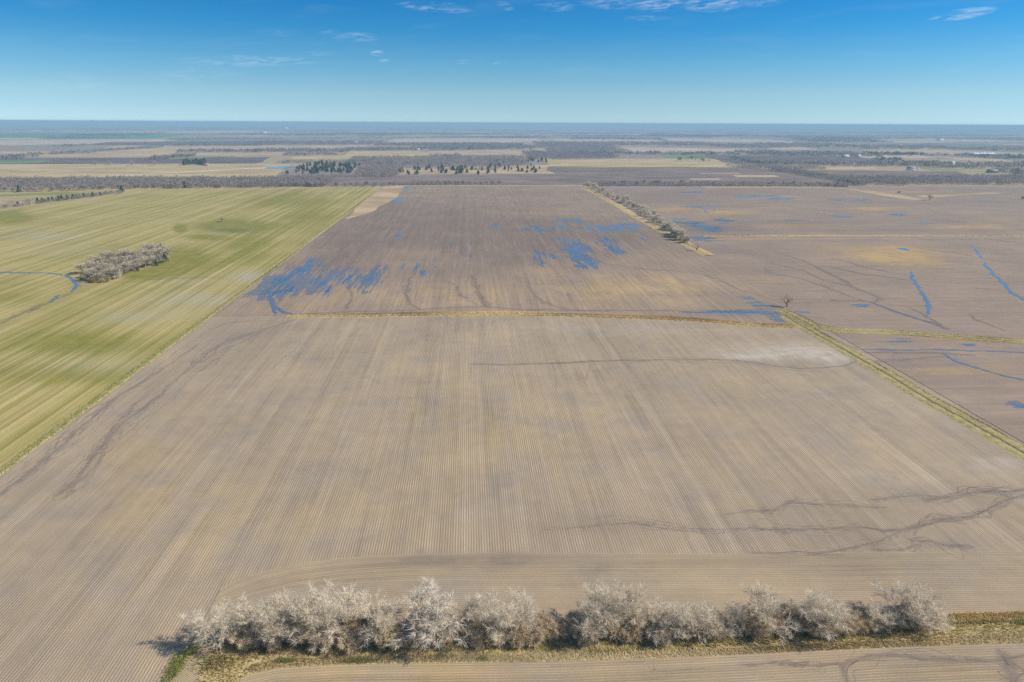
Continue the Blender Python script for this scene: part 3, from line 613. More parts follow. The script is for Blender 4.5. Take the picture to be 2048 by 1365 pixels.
# ------------------------------------------------------------------ banks, verges, grass
def bank(name, pts, prof, mat, seed=0):
    """an earth bank with the cross profile [(offset m, height m), ...] swept along a line on the ground"""
    L = fractal(GL(pts), 4, .012, seed); d = np.gradient(L, axis=0); d /= np.linalg.norm(d, axis=1)[:, None]; n = np.column_stack([-d[:, 1], d[:, 0]])
    k, m = len(L), len(prof); r = np.random.default_rng(seed); V = np.empty((k, m, 3))
    for j, (o, h) in enumerate(prof):
        V[:, j, :2] = L+n*(o*(1+r.normal(0, .06, k)))[:, None]; V[:, j, 2] = h*(1+r.normal(0, .12, k)) if h > .1 else h
    i = (np.arange(k-1)[:, None]*m+np.arange(m-1)[None, :]).ravel()
    return struct(mesh_obj(name, V.reshape(-1, 3), np.column_stack([i, i+1, i+m+1, i+m]), mat, smooth=True)), L, n
PAL = {'straw': np.array([[.62, .47, .24], [.55, .40, .18], [.70, .58, .36], [.48, .36, .17]]), 'gold': np.array([[.66, .48, .19], [.60, .42, .15], [.70, .55, .27]]), 'green': np.array([[.26, .27, .07], [.32, .30, .09], [.22, .24, .06], [.42, .36, .15]]),
       'bright': np.array([[.26, .31, .06], [.32, .35, .08], [.38, .37, .12]]), 'mix': np.array([[.60, .46, .22], [.52, .40, .17], [.30, .30, .07], [.66, .54, .32], [.40, .34, .12]]), 'pale': np.array([[.72, .61, .42], [.66, .54, .34]])}
def blades(P, h, w, pal, seed, lean=.45):
    """one grass tuft blade per ground point: a bent two-triangle leaf"""
    r = np.random.default_rng(seed); n = len(P); a = r.uniform(0, 2*np.pi, n); H = h*r.uniform(.5, 1.25, n); W = w*r.uniform(.6, 1.3, n)
    t = np.column_stack([np.cos(a), np.sin(a)]); s = np.column_stack([-t[:, 1], t[:, 0]]); z = np.zeros(n)+.01
    b0 = np.column_stack([P-s*W[:, None]/2, z]); b1 = np.column_stack([P+s*W[:, None]/2, z])
    L = r.uniform(.1, lean*2, n)
    tip = np.column_stack([P+t*(H*L)[:, None], H])
    V = np.stack([b0, b1, tip], 1).reshape(-1, 3)
    c = PAL[pal][r.integers(0, len(PAL[pal]), n)]*r.uniform(.75, 1.15, n)[:, None]
    return V, np.repeat(c, 3, 0)
def in_quad_strip(lo, hi, n, seed, power=1.0):
    """points between two world polylines parameterised alike"""
    r = np.random.default_rng(seed); k = len(lo); t = r.random(n)*(k-1); i = np.minimum(t.astype(int), k-2); f = (t-i)[:, None]
    a = lo[i]*(1-f)+lo[i+1]*f; b = hi[i]*(1-f)+hi[i+1]*f; v = (r.random(n)**power)[:, None]; return a*(1-v)+b*v
def grass_obj(name, parts, label):
    V = np.concatenate([p[0] for p in parts]); Cc = np.concatenate([p[1] for p in parts])
    o = mesh_obj(name, V, np.arange(len(V)).reshape(-1, 3), M_grass, attrs={'col': Cc}); stuff(o, label, 'grass'); return o
def along(L, n, side, spread, seed, centre=0.0):
    r = np.random.default_rng(seed); k = len(L); t = r.random(n)*(k-1); i = np.minimum(t.astype(int), k-2); f = (t-i)[:, None]
    return (L[i]*(1-f)+L[i+1]*f)+side[i]*(centre+r.normal(0, spread, n))[:, None]
# terrace bank across the field
TB = [(572, 633), (640, 632.5), (800, 631), (900, 629.5), (1000, 629), (1100, 630), (1200, 632), (1300, 636), (1400, 642), (1480, 648), (1530, 652), (1585, 654)]
_, L, n = bank('terrace_bank', TB, [(-3.6, .012), (-2.4, .3), (-1.1, .2), (0, .18), (1.2, .4), (2.6, .45), (4.0, .012)], M_verge['straw'], 3)
grass_obj('dry_grass', [blades(along(L, 9000, n, 1.1, 1, 2.2), 1.3, .5, 'gold', 1), blades(along(L, 4500, n, .5, 2, -2.4), 1.0, .45, 'straw', 2), blades(along(L, 3000, n, .5, 3, 0.2), .7, .4, 'gold', 3)], 'golden dry grass along the terrace bank crossing the brown field')
# east ditch running toward the far hedgerow
DT = [(1570, 632), (1600, 650), (1650, 678), (1700, 706), (1760, 740), (1850, 795), (1950, 850), (2048, 906), (2200, 992)]
_, L, n = bank('ditch_bank', DT, [(-5.0, .012), (-3.6, .14), (-2.0, .14), (-.8, .06), (.3, .05), (1.1, .14), (3.0, .15), (4.4, .012)], M_verge['green'], 5)
struct(ribbon('ditch_bed', DT, 2.0, M_verge['mud'], .09, .35, 55, .01, False))
grass_obj('ditch_grass', [blades(along(L, 3200, n, .9, 11, -3.2), .32, .45, 'mix', 11), blades(along(L, 2600, n, .9, 12, 2.6), .3, .45, 'mix', 12), blades(along(L, 2000, n, .9, 13, 1.8), .35, .4, 'straw', 13), blades(along(L, 2500, n, .4, 14, 4.8), .5, .4, 'straw', 14)], 'mixed green and straw grass lining the muddy drainage ditch')
CT = [(1560, 620), (1590, 634), (1625, 652), (1680, 661), (1760, 664), (1850, 669), (1950, 677), (2048, 684), (2250, 700)]
_, L, n = bank('waterway_bank', CT, [(-5.4, .012), (-4, .14), (-1.6, .12), (0, .06), (1.6, .12), (4, .14), (5.4, .012)], M_verge['green'], 6)
grass_obj('waterway_grass', [blades(along(L, 3500, n, 1.1, 21, 0), .3, .5, 'bright', 21), blades(along(L, 5000, n, .8, 22, 4.2), .4, .5, 'straw', 22), blades(along(L, 4000, n, .8, 23, -4.2), .4, .5, 'straw', 23), blades(along(L, 2500, n, 2.2, 24, 0), .3, .5, 'mix', 24)], 'green grass growing along the wet waterway between bedded fields')
# cross verge and hedgerow verge, field-edge verge
_, L, n = bank('verge', [(1405, 472), (1500, 472), (1700, 472), (1900, 472), (2048, 472), (2200, 472.5)], [(-3.5, .012), (-1, .5), (1, .5), (3.5, .012)], M_verge['straw'], 7)
grass_obj('dry_grass', [blades(along(L, 5000, n, 1.4, 31), 1.0, .7, 'straw', 31)], 'thin straw grass verge separating the two bedded fields on level ground')
_, L, n = bank('verge', [(1165, 372), (1200, 391), (1250, 420), (1300, 448), (1350, 475), (1385, 494), (1420, 512)], [(-7, .012), (-3, .4), (3, .4), (6, .012)], M_verge['straw'], 8)
grass_obj('dry_grass', [blades(along(L, 6000, n, 2.4, 41, -1), 1.0, .7, 'straw', 41)], 'straw grass under the diagonal bare hedgerow beside the waterlogged field')
_, L, n = bank('verge', [(790, 372), (900, 371.5), (1000, 371.5), (1100, 371.5), (1165, 371.5)], [(-8, .012), (-3, .4), (3, .4), (8, .012)], M_verge['straw'], 9)
_, L, n = bank('verge', [(1400, 374.5), (1540, 374.5), (1640, 375), (1690, 377)], [(-6, .012), (-3, .4), (3, .4), (6, .012)], M_verge['straw'], 19)
for nm, pts in (('grass_wedge', [(690, 439), (745, 424), (790, 398), (806, 380), (809, 373), (772, 372), (745, 390), (710, 418)]), ('grass_wedge', [(1685, 377), (1730, 381), (1790, 388), (1850, 399), (1830, 401), (1760, 391)]), ('grass_wedge', [(1830, 391), (1990, 385), (2010, 387), (1850, 396)])):
    o = patch(nm, pts, 'tan'); o.location.z = -FARZ[0]+.05
LE = [(-80, 1006), (0, 946), (100, 871), (200, 795), (300, 719), (400, 643), (500, 567), (580, 507), (660, 446), (750, 377)]
LW = np.column_stack([np.full(80, XL), np.linspace(100, 1390, 80)]); nW = np.tile([1.0, 0.0], (80, 1))
V = np.stack([np.column_stack([LW[:, 0]-2.2, LW[:, 1], np.full(80, .012)]), np.column_stack([LW[:, 0]-1.0, LW[:, 1], np.full(80, .35)]), np.column_stack([LW[:, 0]+.6, LW[:, 1], np.full(80, .3)]), np.column_stack([LW[:, 0]+1.8, LW[:, 1], np.full(80, .012)])], 1)
i = (np.arange(79)[:, None]*4+np.arange(3)[None, :]).ravel()
struct(mesh_obj('verge', V.reshape(-1, 3), np.column_stack([i, i+1, i+5, i+4]), M_verge['green'], smooth=True))
grass_obj('verge_grass', [blades(along(LW[:40], 9000, nW, .6, 51, .3), .7, .4, 'bright', 51), blades(along(LW, 7000, nW, .7, 52, -1.8), .6, .4, 'straw', 52), blades(along(LW, 5000, nW, .8, 53, 0), .7, .5, 'green', 53)], 'bright green grass line between the striped wheat and brown soil')
# hedgerow strip: turf sheet and long grass
k = 120; tx = np.linspace(BOT[0, 0]-6, 240, k)
hiY = np.interp(tx, HEDGE[:, 0], HEDGE[:, 1])+np.where(tx < -60, 0, 2.5); loY = np.interp(tx, BOT[:, 0], BOT[:, 1])
loY = np.where(tx < BOT[0, 0]+2, 100, loY)
east = np.clip((tx-112)/6, 0, 1); hiY = hiY+east*3.2
STRLO, STRHI = np.column_stack([tx, loY-.4]), np.column_stack([tx, hiY])
V = np.empty((2*k, 3)); V[0::2, :2] = STRLO; V[1::2, :2] = STRHI; V[:, 2] = .015
i = np.arange(k-1)*2
struct(mesh_obj('hedgerow_turf', V, np.column_stack([i, i+2, i+3, i+1]), plain_mat('hedgerow_turf', (0.38, 0.295, 0.125), (0.56, 0.45, 0.24), 0.45)))
midY = STRLO*.35+STRHI*.65; BACK = STRHI+np.array([0, 6.0]); front = STRLO*.72+STRHI*.28
parts = [blades(in_quad_strip(midY[:66], BACK[:66], 13000, 60), 1.3, .22, 'straw', 60), blades(in_quad_strip(STRLO, STRHI, 26000, 61), .8, .22, 'mix', 61), blades(in_quad_strip(STRLO, front, 12000, 62), .55, .22, 'pale', 62), blades(in_quad_strip(midY, STRHI, 10000, 63), 1.1, .2, 'gold', 63)]
def disc(cx, cy, rx, ry, n, seed):
    c = G(cx, cy); ex = abs(G(cx+rx, cy)[0]-c[0]); ey = abs(G(cx, cy-ry)[1]-c[1]); r = np.random.default_rng(seed)
    return np.column_stack([c[0]+r.normal(0, ex*.5, n), c[1]+r.normal(0, ey*.5, n)])
for q, (cx, cy, rx, ry, nn) in enumerate([(350, 1335, 16, 30, 1500), (385, 1302, 12, 10, 500), (430, 1325, 50, 20, 900), (530, 1305, 12, 6, 350), (570, 1322, 22, 5, 450), (720, 1322, 40, 5, 700), (880, 1314, 8, 5, 250), (965, 1318, 12, 4, 250), (1200, 1306, 60, 6, 600), (1300, 1298, 50, 6, 500), (1960, 1246, 60, 3, 900), (2040, 1247, 14, 4, 400)]):
    parts.append(blades(disc(cx, cy, rx, ry, nn, 70+q), .42, .25, 'bright' if q in (0, 1, 10, 11) else 'green', 80+q))
grass_obj('hedgerow_grass', parts, 'straw and green long grass at the foot of the near hedgerow')

# ------------------------------------------------------------------ bare trees
def rot_dir(d, ang, az):
    d = d/np.linalg.norm(d); a = np.array([0, 0, 1.0]) if abs(d[2]) < .9 else np.array([1.0, 0, 0])
    u = np.cross(d, a); u /= np.linalg.norm(u); v = np.cross(d, u)
    return d*math.cos(ang)+(u*math.cos(az)+v*math.sin(az))*math.sin(ang)
def grow(seed, H=14.0, spread=0.8, stems=1, levels=3, kids=(6, 7, 7), tw=9, droop=0.0, trunk=0.22, twig_w=.035, twig_l=1.3, thick=1.0):
    r = random.Random(seed); segs = []; twigs = []
    def branch(p, d, L, rad, lev):
        n = 3 if lev > 0 else 4
        pts = [p]; q = p.copy(); dd = d.copy()
        for k in range(n):
            dd = dd+np.array([r.gauss(0, .16), r.gauss(0, .16), r.gauss(.05-droop*lev*.1, .10)]); dd /= np.linalg.norm(dd)
            q = q+dd*L/n; pts.append(q.copy())
            segs.append((pts[-2], pts[-1], rad*(1-.75*k/n), rad*(1-.75*(k+1)/n), lev))
        if lev < levels:
            m = kids[min(lev, len(kids)-1)]
            for j in range(m):
                t = (trunk if lev == 0 else .22)+(1-(trunk if lev == 0 else .22))*(j+r.random())/m
                i = min(int(t*n), n-1); f = t*n-i; b = pts[i]*(1-f)+pts[i+1]*f
                ang = math.radians(r.uniform(28, 62))*spread*(1.15 if lev == 0 else 1.0)
                nd = rot_dir(pts[i+1]-pts[i], ang, r.uniform(0, 2*math.pi)+j*2.4)
                branch(b, nd, L*(r.uniform(.75, 1.05)*(1-.2*t) if lev == 0 and stems == 1 else r.uniform(.45, .68)*(1-.25*t)), max(rad*(1-.7*t)*.55, .012), lev+1)
        if lev >= levels-1:
            for j in range(tw if lev == levels else tw//2):
                t = r.uniform(.15, 1); i = min(int(t*n), n-1); f = t*n-i; b = pts[i]*(1-f)+pts[i+1]*f
                nd = rot_dir(dd, math.radians(r.uniform(10, 55)), r.uniform(0, 6.28)); nd = nd+np.array([0, 0, .12-droop*.3])
                twigs.append((b, b+nd*twig_l*r.uniform(.5, 1.2), twig_w*r.uniform(.7, 1.3)))
    for s in range(stems):
        if stems == 1: p, d = np.zeros(3), np.array([r.gauss(0, .06), r.gauss(0, .06), 1.0])
        else:
            a = 6.28*s/stems+r.random(); p = np.array([math.cos(a)*.35, math.sin(a)*.35, 0])*.05; d = np.array([math.cos(a)*.7, math.sin(a)*.7, 1.0])
        d /= np.linalg.norm(d)
        branch(p-np.array([0, 0, .15]), d, H*(.5 if stems == 1 else .72*r.uniform(.6, 1)), H*.021*thick if stems == 1 else H*.010, 0)
    # normalise the height
    top = max(max(t[1][2] for t in twigs), 1e-3); k = H/top
    segs = [(a*k, b*k, ra, rb, l) for a, b, ra, rb, l in segs]; twigs = [(a*k, b*k, w) for a, b, w in twigs]
    return segs, twigs
def tubes(segs, sides):
    A = np.array([s[0] for s in segs]); B = np.array([s[1] for s in segs]); ra = np.array([s[2] for s in segs]); rb = np.array([s[3] for s in segs])
    d = B-A; d /= np.maximum(np.linalg.norm(d, axis=1), 1e-6)[:, None]
    a = np.where(np.abs(d[:, 2:3]) < .9, np.array([[0, 0, 1.0]]), np.array([[1.0, 0, 0]])); u = np.cross(d, a); u /= np.linalg.norm(u, axis=1)[:, None]; v = np.cross(d, u)
    n = len(segs); V = np.empty((n, 2*sides, 3))
    for k in range(sides):
        t = 2*math.pi*k/sides; o = u*math.cos(t)+v*math.sin(t); V[:, k] = A+o*ra[:, None]; V[:, sides+k] = B+o*rb[:, None]
    Fq = np.array([[k, (k+1) % sides, sides+(k+1) % sides, sides+k] for k in range(sides)])
    Fq = (Fq[None]+(np.arange(n)*2*sides)[:, None, None]).reshape(-1, 4)
    return V.reshape(-1, 3), np.concatenate([Fq[:, [0, 1, 2]], Fq[:, [0, 2, 3]]])
def twig_mesh(tw, seed):
    r = np.random.default_rng(seed); A = np.array([t[0] for t in tw]); B = np.array([t[1] for t in tw]); w = np.array([t[2] for t in tw]); d = B-A
    s = np.cross(d, r.normal(size=d.shape)); s /= np.maximum(np.linalg.norm(s, axis=1), 1e-6)[:, None]
    V = np.stack([A-s*w[:, None], A+s*w[:, None], B], 1).reshape(-1, 3)
    return V, np.arange(len(V)).reshape(-1, 3)
def join(parts):
    V, Fc, o = [], [], 0
    for v, f in parts: V.append(v); Fc.append(f+o); o += len(v)
    return np.concatenate(V), np.concatenate(Fc)
def tree_meshes(name, seed, mb, mt, **kw):
    segs, tw = grow(seed, **kw); lv = kw.get('levels', 3)
    thick = [s for s in segs if s[4] <= 1]; thin = [s for s in segs if s[4] > 1]
    a = mesh_obj('trunk', *tubes(thick, 5), mb, link=False).data
    pr = [twig_mesh(tw, seed)]
    if thin: pr.append(tubes(thin, 3))
    b = mesh_obj('crown', *join(pr), mt, link=False).data
    ext = max(np.percentile([np.hypot(t[1][0], t[1][1]) for t in tw], 92), .1)
    return a, b, kw.get('H', 14.0), ext
NEAR = [tree_meshes('tree', 11+k, M_bark, M_twig, H=14.0, spread=sp, kids=kd, tw=t, droop=dr, trunk=tr, twig_w=.028, twig_l=1.6) for k, (sp, kd, t, dr, tr) in enumerate([(.85, (9, 7, 6), 11, 0, .15), (.8, (10, 7, 5), 12, 0, .18), (.95, (10, 7, 5), 12, .2, .15), (.75, (10, 7, 5), 12, 0, .2), (.9, (11, 7, 5), 11, .1, .12), (.85, (9, 8, 5), 12, .1, .16)])]
WHITE = tree_meshes('tree', 41, M_bark, M_whitetwig, H=13.0, spread=1.05, kids=(11, 8, 6), tw=14, droop=.2, trunk=.2, twig_w=.038, twig_l=1.5)
SHRUB = [tree_meshes('shrub', 60+k, M_brush, m, H=5.0, spread=.95, stems=9, levels=2, kids=(7, 6), tw=18, trunk=.08, twig_w=.032, twig_l=1.1) for k, m in enumerate([M_brush, M_ygreen, M_brush, M_twig, M_rust])]
M_midtwig = bark_mat('grove_twigs', (0.50, 0.425, 0.305), 0.2, (0.48, 0.415, 0.33))
MID = [tree_meshes('tree', 80+k, M_bark, M_midtwig, H=12.0, spread=.9, levels=2, kids=(12, 9), tw=20, trunk=.12, twig_w=.075, twig_l=2.1) for k in range(4)]
HEDGE_T = [tree_meshes('tree', 84+k, M_bark, M_twig, H=12.0, spread=.9, levels=2, kids=(12, 9), tw=20, trunk=.12, twig_w=.08, twig_l=2.1) for k in range(3)]
MIDRUST = tree_meshes('tree', 90, M_bark, M_rust, H=9.0, spread=.9, levels=2, kids=(9, 6), tw=12, trunk=.2, twig_w=.13, twig_l=1.7)
MIDOLIVE = tree_meshes('tree', 91, M_bark, M_ygreen, H=8.0, spread=1.0, stems=5, levels=2, kids=(6, 5), tw=14, trunk=.15, twig_w=.08, twig_l=1.5)
LONE = tree_meshes('tree', 97, M_darkbark, M_brush, H=13.0, spread=1.0, levels=2, kids=(10, 6), tw=12, trunk=.22, twig_w=.085, twig_l=2.0, thick=1.9)
def far_mesh(seed, mat):
    segs, tw = grow(seed, H=11.0, spread=1.0, levels=2, kids=(9, 6), tw=9, trunk=.12, twig_w=.24, twig_l=2.3)
    big = [s for s in segs if s[4] == 0]
    return mesh_obj('bare_tree', *join([tubes(big, 3), twig_mesh(tw, seed)]), mat, link=False).data
FAR = [far_mesh(110+k, M_fartwig) for k in range(5)]
def tree(me, px, py, top=None, wide=None, label='', cat='tree', group=None, name='bare_tree', height=None, at=None):
    a, b, H, ext = me; g = G(px, py) if at is None else np.array(at); h = height or height_for(px, py, top); s = h/H
    o = empty(name, (g[0], g[1], 0.0)); o.rotation_euler.z = random.uniform(0, 6.28)
    sx = s
    if wide:
        depth = math.hypot(np.hypot(*g), CAM_H)*.9; sx = min(max((wide/2)*1.22*depth/FPX/ext, s*.7), s*1.9)
    o.scale = (sx, sx, s); tag(o, label, cat, group)
    for nm, d in (('trunk' if name != 'shrub' else 'stem', a), ('crown', b)):
        c = bpy.data.objects.new(nm, d); COL.objects.link(c); c.parent = o
    return o
def far_tree(px, py, h, label, group, name='bare_tree', at=None, mats=None):
    g = G(px, py) if at is None else at
    o = bpy.data.objects.new(name, random.choice(FAR)); COL.objects.link(o); o.location = (g[0], g[1], 0.0); o.rotation_euler.z = random.uniform(0, 6.28)
    s = h/11.0; o.scale = (s*random.uniform(.85, 1.2), s*random.uniform(.85, 1.2), s); tag(o, label, 'tree', group); return o
HT = 'bare pale-twigged tree in the hedgerow with straw grass along its foot'
ORD = 'first second third fourth fifth sixth seventh eighth ninth tenth eleventh twelfth thirteenth fourteenth fifteenth sixteenth seventeenth eighteenth nineteenth twentieth'.split()+['twenty-first', 'twenty-second', 'twenty-third', 'twenty-fourth', 'twenty-fifth', 'twenty-sixth']
for i, (px, py, top, wd) in enumerate([(508, 1284, 1206, 90), (552, 1282, 1200, 80), (595, 1272, 1186, 100), (640, 1276, 1182, 90), (690, 1266, 1172, 110), (740, 1264, 1177, 100), (772, 1284, 1200, 70), (928, 1276, 1198, 80), (985, 1274, 1188, 85), (1032, 1272, 1190, 80), (1165, 1284, 1202, 80), (1205, 1270, 1176, 100), (1248, 1272, 1178, 80), (1275, 1266, 1172, 100), (1322, 1274, 1200, 80), (1378, 1268, 1206, 75), (1428, 1266, 1207, 80), (1468, 1266, 1210, 60), (1528, 1262, 1184, 95), (1590, 1260, 1190, 80), (1640, 1262, 1188, 90), (1762, 1252, 1212, 60), (1848, 1252, 1208, 70)]):
    tree(NEAR[i % 6], px, py, top, wd, ORD[i+1+(px > 872)]+' bare pale tree along the near hedgerow, counted from its green grass corner', group='trees of the near hedgerow')
tree(NEAR[3], 420, 1288, 1210, 80, 'bare leaning tree ending the hedgerow above the green grass corner', name='bare_tree')
tree(WHITE, 872, 1272, 1186, 130, 'whitest round-crowned bare tree of the hedgerow with spreading pale limbs')
tree(NEAR[4], 1800, 1252, 1170, 100, 'tall pale tree ending the hedgerow beside the long straw verge')
SH = 'low tangled brush in the hedgerow beneath the pale trees'
sr = random.Random(5)
for i in range(110):
    t = (i+sr.random()*.8)/110; px = 470+t*1400
    py = np.interp(px, [420, 900, 1200, 1500, 1880], [1300, 1296, 1294, 1276, 1258])-sr.uniform(0, 36)
    k = sr.choice([0, 0, 1, 2, 2, 3])
    if 1690 < px < 1720 or 1480 < px < 1495: continue
    h = sr.uniform(3.0, 6.6)
    if 1060 < px < 1130: k = sr.choice([1, 0, 1]); h = sr.uniform(3.6, 5.6)
    tree(SHRUB[k], px, py, label='olive yellowish brush clump in the hedgerow' if k == 1 else SH, cat='shrub', group='olive brush clumps of the near hedgerow' if k == 1 else 'brush of the near hedgerow', name='shrub', height=h)
for px, py, h in [(890, 1287, 2.2), (1040, 1278, 2.4), (620, 1285, 2.0), (1120, 1280, 2.6), (1445, 1270, 1.8)]:
    tree(SHRUB[4], px, py, label='small rusty brown brush in the hedgerow', cat='shrub', group='rusty brush of the near hedgerow', name='shrub', height=h)
# grove in the wheat field
gr = random.Random(9); GA = 'bare grey tree in the grove standing inside the striped wheat field'
grove = [(175, 562), (190, 556), (208, 560), (225, 556), (200, 545), (220, 540), (240, 548), (258, 545), (236, 532), (255, 530), (272, 538), (290, 535), (265, 522), (280, 520), (298, 524), (312, 520), (326, 516), (290, 512), (305, 508), (320, 506), (250, 518), (230, 524), (212, 528), (195, 535), (308, 530), (270, 530), (245, 538), (182, 545)]
for i, (px, py) in enumerate(grove):
    tree(MID[i % 4], px+gr.uniform(-4, 4), py+gr.uniform(-2, 2), label=GA, group='trees of the grove in the wheat', height=gr.uniform(9, 12.5), wide=gr.uniform(34, 46))
tree(MIDRUST, 254, 536, label='rusty brown leaved tree in the middle of the wheat field grove', height=10.5)
tree(WHITE, 236, 557, label='small whitish bare tree at the edge of the wheat field grove', height=10)
for px, py in [(188, 566), (204, 566), (216, 564), (178, 560)]:
    tree(MIDOLIVE, px, py, label='low olive brush at the stream end of the grove', cat='shrub', group='olive brush of the grove', name='shrub', height=gr.uniform(4.5, 6.0))
tree(MID[1], 447, 444, label='tiny lone bare tree in the open striped wheat field', height=7)
# diagonal hedgerow, east
DH = 'bare tree in the diagonal hedgerow beside the waterlogged field'
hp = GL([(1172, 374), (1215, 393), (1265, 418), (1300, 440), (1335, 466), (1362, 484)])
for i in range(62):
    t = 1-(1-i/61)**1.15; k = t*(len(hp)-1); j = min(int(k), len(hp)-2); f = k-j; p = hp[j]*(1-f)+hp[j+1]*f
    tree(HEDGE_T[i % 3], 0, 0, label=DH, group='trees of the diagonal hedgerow', height=gr.uniform(8, 14.5), at=(p[0]+gr.uniform(0, 9), p[1]+gr.uniform(-10, 10)))
tree(LONE, 1394, 502, label='dark forked bare tree on the grassy tip where the diagonal hedgerow stops', height=10)
tree(MID[2], 1369, 486, label='dark-stemmed bare tree second from the tip of the diagonal hedgerow', height=10)
tree(LONE, 1574, 614, label='black-trunked lone bare tree beside the wet ditch corner', height=10.5)
tree(LONE, 1858, 401, label='lone bare tree on the pale grass patch far across the bedded field', height=13)
tree(MIDRUST, 1795, 388, label='small brown brush clump on the pale grass strip', cat='shrub', name='shrub', height=6)
tree(MIDOLIVE, 2046, 399, label='dark round brush alone in the far bedded field', cat='shrub', name='shrub', height=7)
# far tree lines, singly in their front rank
def line(pts, n, label, group, h=(7, 12), jit=8, name='bare_tree', r=random.Random(3)):
    P = GL(pts); seg = np.linalg.norm(np.diff(P, axis=0), axis=1); cum = np.concatenate([[0], np.cumsum(seg)])
    for i in range(n):
        s = cum[-1]*(i+r.random())/n; p = np.array([np.interp(s, cum, P[:, 0]), np.interp(s, cum, P[:, 1])])+np.array([r.uniform(-3, 3), r.uniform(-jit, jit)])
        far_tree(0, 0, r.uniform(*h), label, group, at=p)
line([(1175, 370.5), (1300, 370.5), (1450, 371), (1600, 373), (1700, 375)], 58, 'bare tree in the straight far hedgerow between brown fields', 'trees of the straight far hedgerow')
line([(560, 373), (700, 372.5), (790, 372), (880, 370), (1000, 370)], 40, 'bare tree in the thin line above the wheat field end', 'trees of the line above the wheat')
line([(0, 384), (80, 383), (180, 380), (260, 377), (400, 376.5), (560, 375)], 58, 'bare tree at the front of the long grey belt behind the wheat', 'front trees of the grey belt', (8, 13))
line([(0, 418), (60, 410), (130, 401), (190, 393), (245, 386)], 26, 'low bare tree in the hedge crossing the wheat corner', 'trees of the wheat corner hedge', (5, 8))
for px, py in [(190, 331), (217, 331), (265, 332), (310, 331)]: far_tree(px, py, 17, 'large round bare tree at the near edge of the dark strip field', 'round trees by the dark strip')

# ------------------------------------------------------------------ cedars
def cedar_mesh(seed):
    r = np.random.default_rng(seed); n = 420; t = r.random(n)**.8; a = r.uniform(0, 6.28, n); z = .05+t*.95
    rad = .36*(1-t)**.75*(.75+.35*np.sin(a*3+seed))*r.uniform(.55, 1.05, n)+.02
    c = np.column_stack([rad*np.cos(a), rad*np.sin(a), z]); s = r.uniform(.04, .085, n)
    d1 = r.normal(size=(n, 3)); d1 /= np.linalg.norm(d1, axis=1)[:, None]; d2 = np.cross(d1, r.normal(size=(n, 3))); d2 /= np.linalg.norm(d2, axis=1)[:, None]
    V = np.stack([c-d1*s[:, None], c+d1*s[:, None], c+d2*s[:, None]*1.4], 1).reshape(-1, 3)
    col = np.array([.058, .084, .036])*r.uniform(.6, 1.5, n)[:, None]+np.array([.02, .012, 0])*r.random(n)[:, None]
    me = mesh_obj('foliage', V, np.arange(len(V)).reshape(-1, 3), M_leafy, attrs={'col': np.repeat(col, 3, 0)}, link=False).data
    tr = mesh_obj('trunk', *tubes([(np.zeros(3), np.array([0, 0, .6]), .03, .012, 0)], 4), M_darkbark, link=False).data
    return me, tr
CED = [cedar_mesh(200+k) for k in range(4)]
def cedar(px, py, h, label, group=None, fat=1.0, at=None):
    g = G(px, py) if at is None else at; me, tr = random.choice(CED)
    o = empty('cedar_tree', (g[0], g[1], 0.0)); o.scale = (h*fat, h*fat, h); o.rotation_euler.z = random.uniform(0, 6.28); tag(o, label, 'tree', group)
    for nm, d in (('crown', me), ('trunk', tr)):
        c = bpy.data.objects.new(nm, d); COL.objects.link(c); c.parent = o
cr = random.Random(21)
for px, py in [(325, 517), (330, 523), (321, 526)]: cedar(px, py, 6.5, 'dark green cedar at the rounded end of the grove', 'cedars at the grove end', 1.3)
cedar(168, 556, 6, 'dark cedar at the stream end of the grove', None, 1.4)
cedar(313, 532, 4, 'small low cedar along the grassy side of the grove', None, 1.4); cedar(276, 543, 4, 'small cedar beside the whitish tree of the grove', None, 1.2)
for px, py in [(36, 412), (76, 406), (85, 406), (98, 404), (105, 402), (118, 402), (124, 401), (135, 400), (146, 398), (153, 397), (160, 396), (168, 395), (186, 394), (201, 392)]:
    cedar(px, py, cr.uniform(6, 9), 'olive dark cedar in the hedge crossing the wheat corner', 'cedars of the wheat corner hedge', 1.2)
for px, py in [(244, 385), (38, 385), (370, 376), (343, 377)]: cedar(px, py, 12, 'dark cedar standing out against the long grey tree belt', 'cedars against the grey belt', 1.1)
P = GL([(540, 351), (700, 347), (720, 333), (640, 327)])
for i in range(110):
    u_, v_ = cr.random(), cr.random(); p = (P[0]*(1-u_)+P[1]*u_)*(1-v_)+(P[3]*(1-u_)+P[2]*u_)*v_
    cedar(0, 0, cr.uniform(7, 12), 'dark cedar in the dense dark green cedar wood', 'cedars of the dense wood', 1.3, at=p)
def scatter_cedars(q, n, label, group, h=(7, 12)):
    P = GL(q)
    for i in range(n):
        u_, v_ = cr.random(), cr.random(); p = (P[0]*(1-u_)+P[1]*u_)*(1-v_)+(P[3]*(1-u_)+P[2]*u_)*v_
        cedar(0, 0, cr.uniform(*h), label, group, 1.25, at=p)
scatter_cedars([(790, 351), (1000, 349), (960, 336), (790, 338)], 55, 'scattered cedar among tan clearings behind the brown field', 'cedars of the tan clearings')
scatter_cedars([(960, 348), (1100, 346), (1095, 318), (980, 320)], 60, 'cedar on the tan pasture corner behind the brown field', 'cedars of the pasture corner')
for i in range(16): cedar(366+i*3.0+cr.uniform(-2, 2), 331-cr.uniform(0, 2.5), cr.uniform(11, 18), 'cedar in the farmstead clump on the golden pasture', 'cedars of the farmstead clump', 1.3)

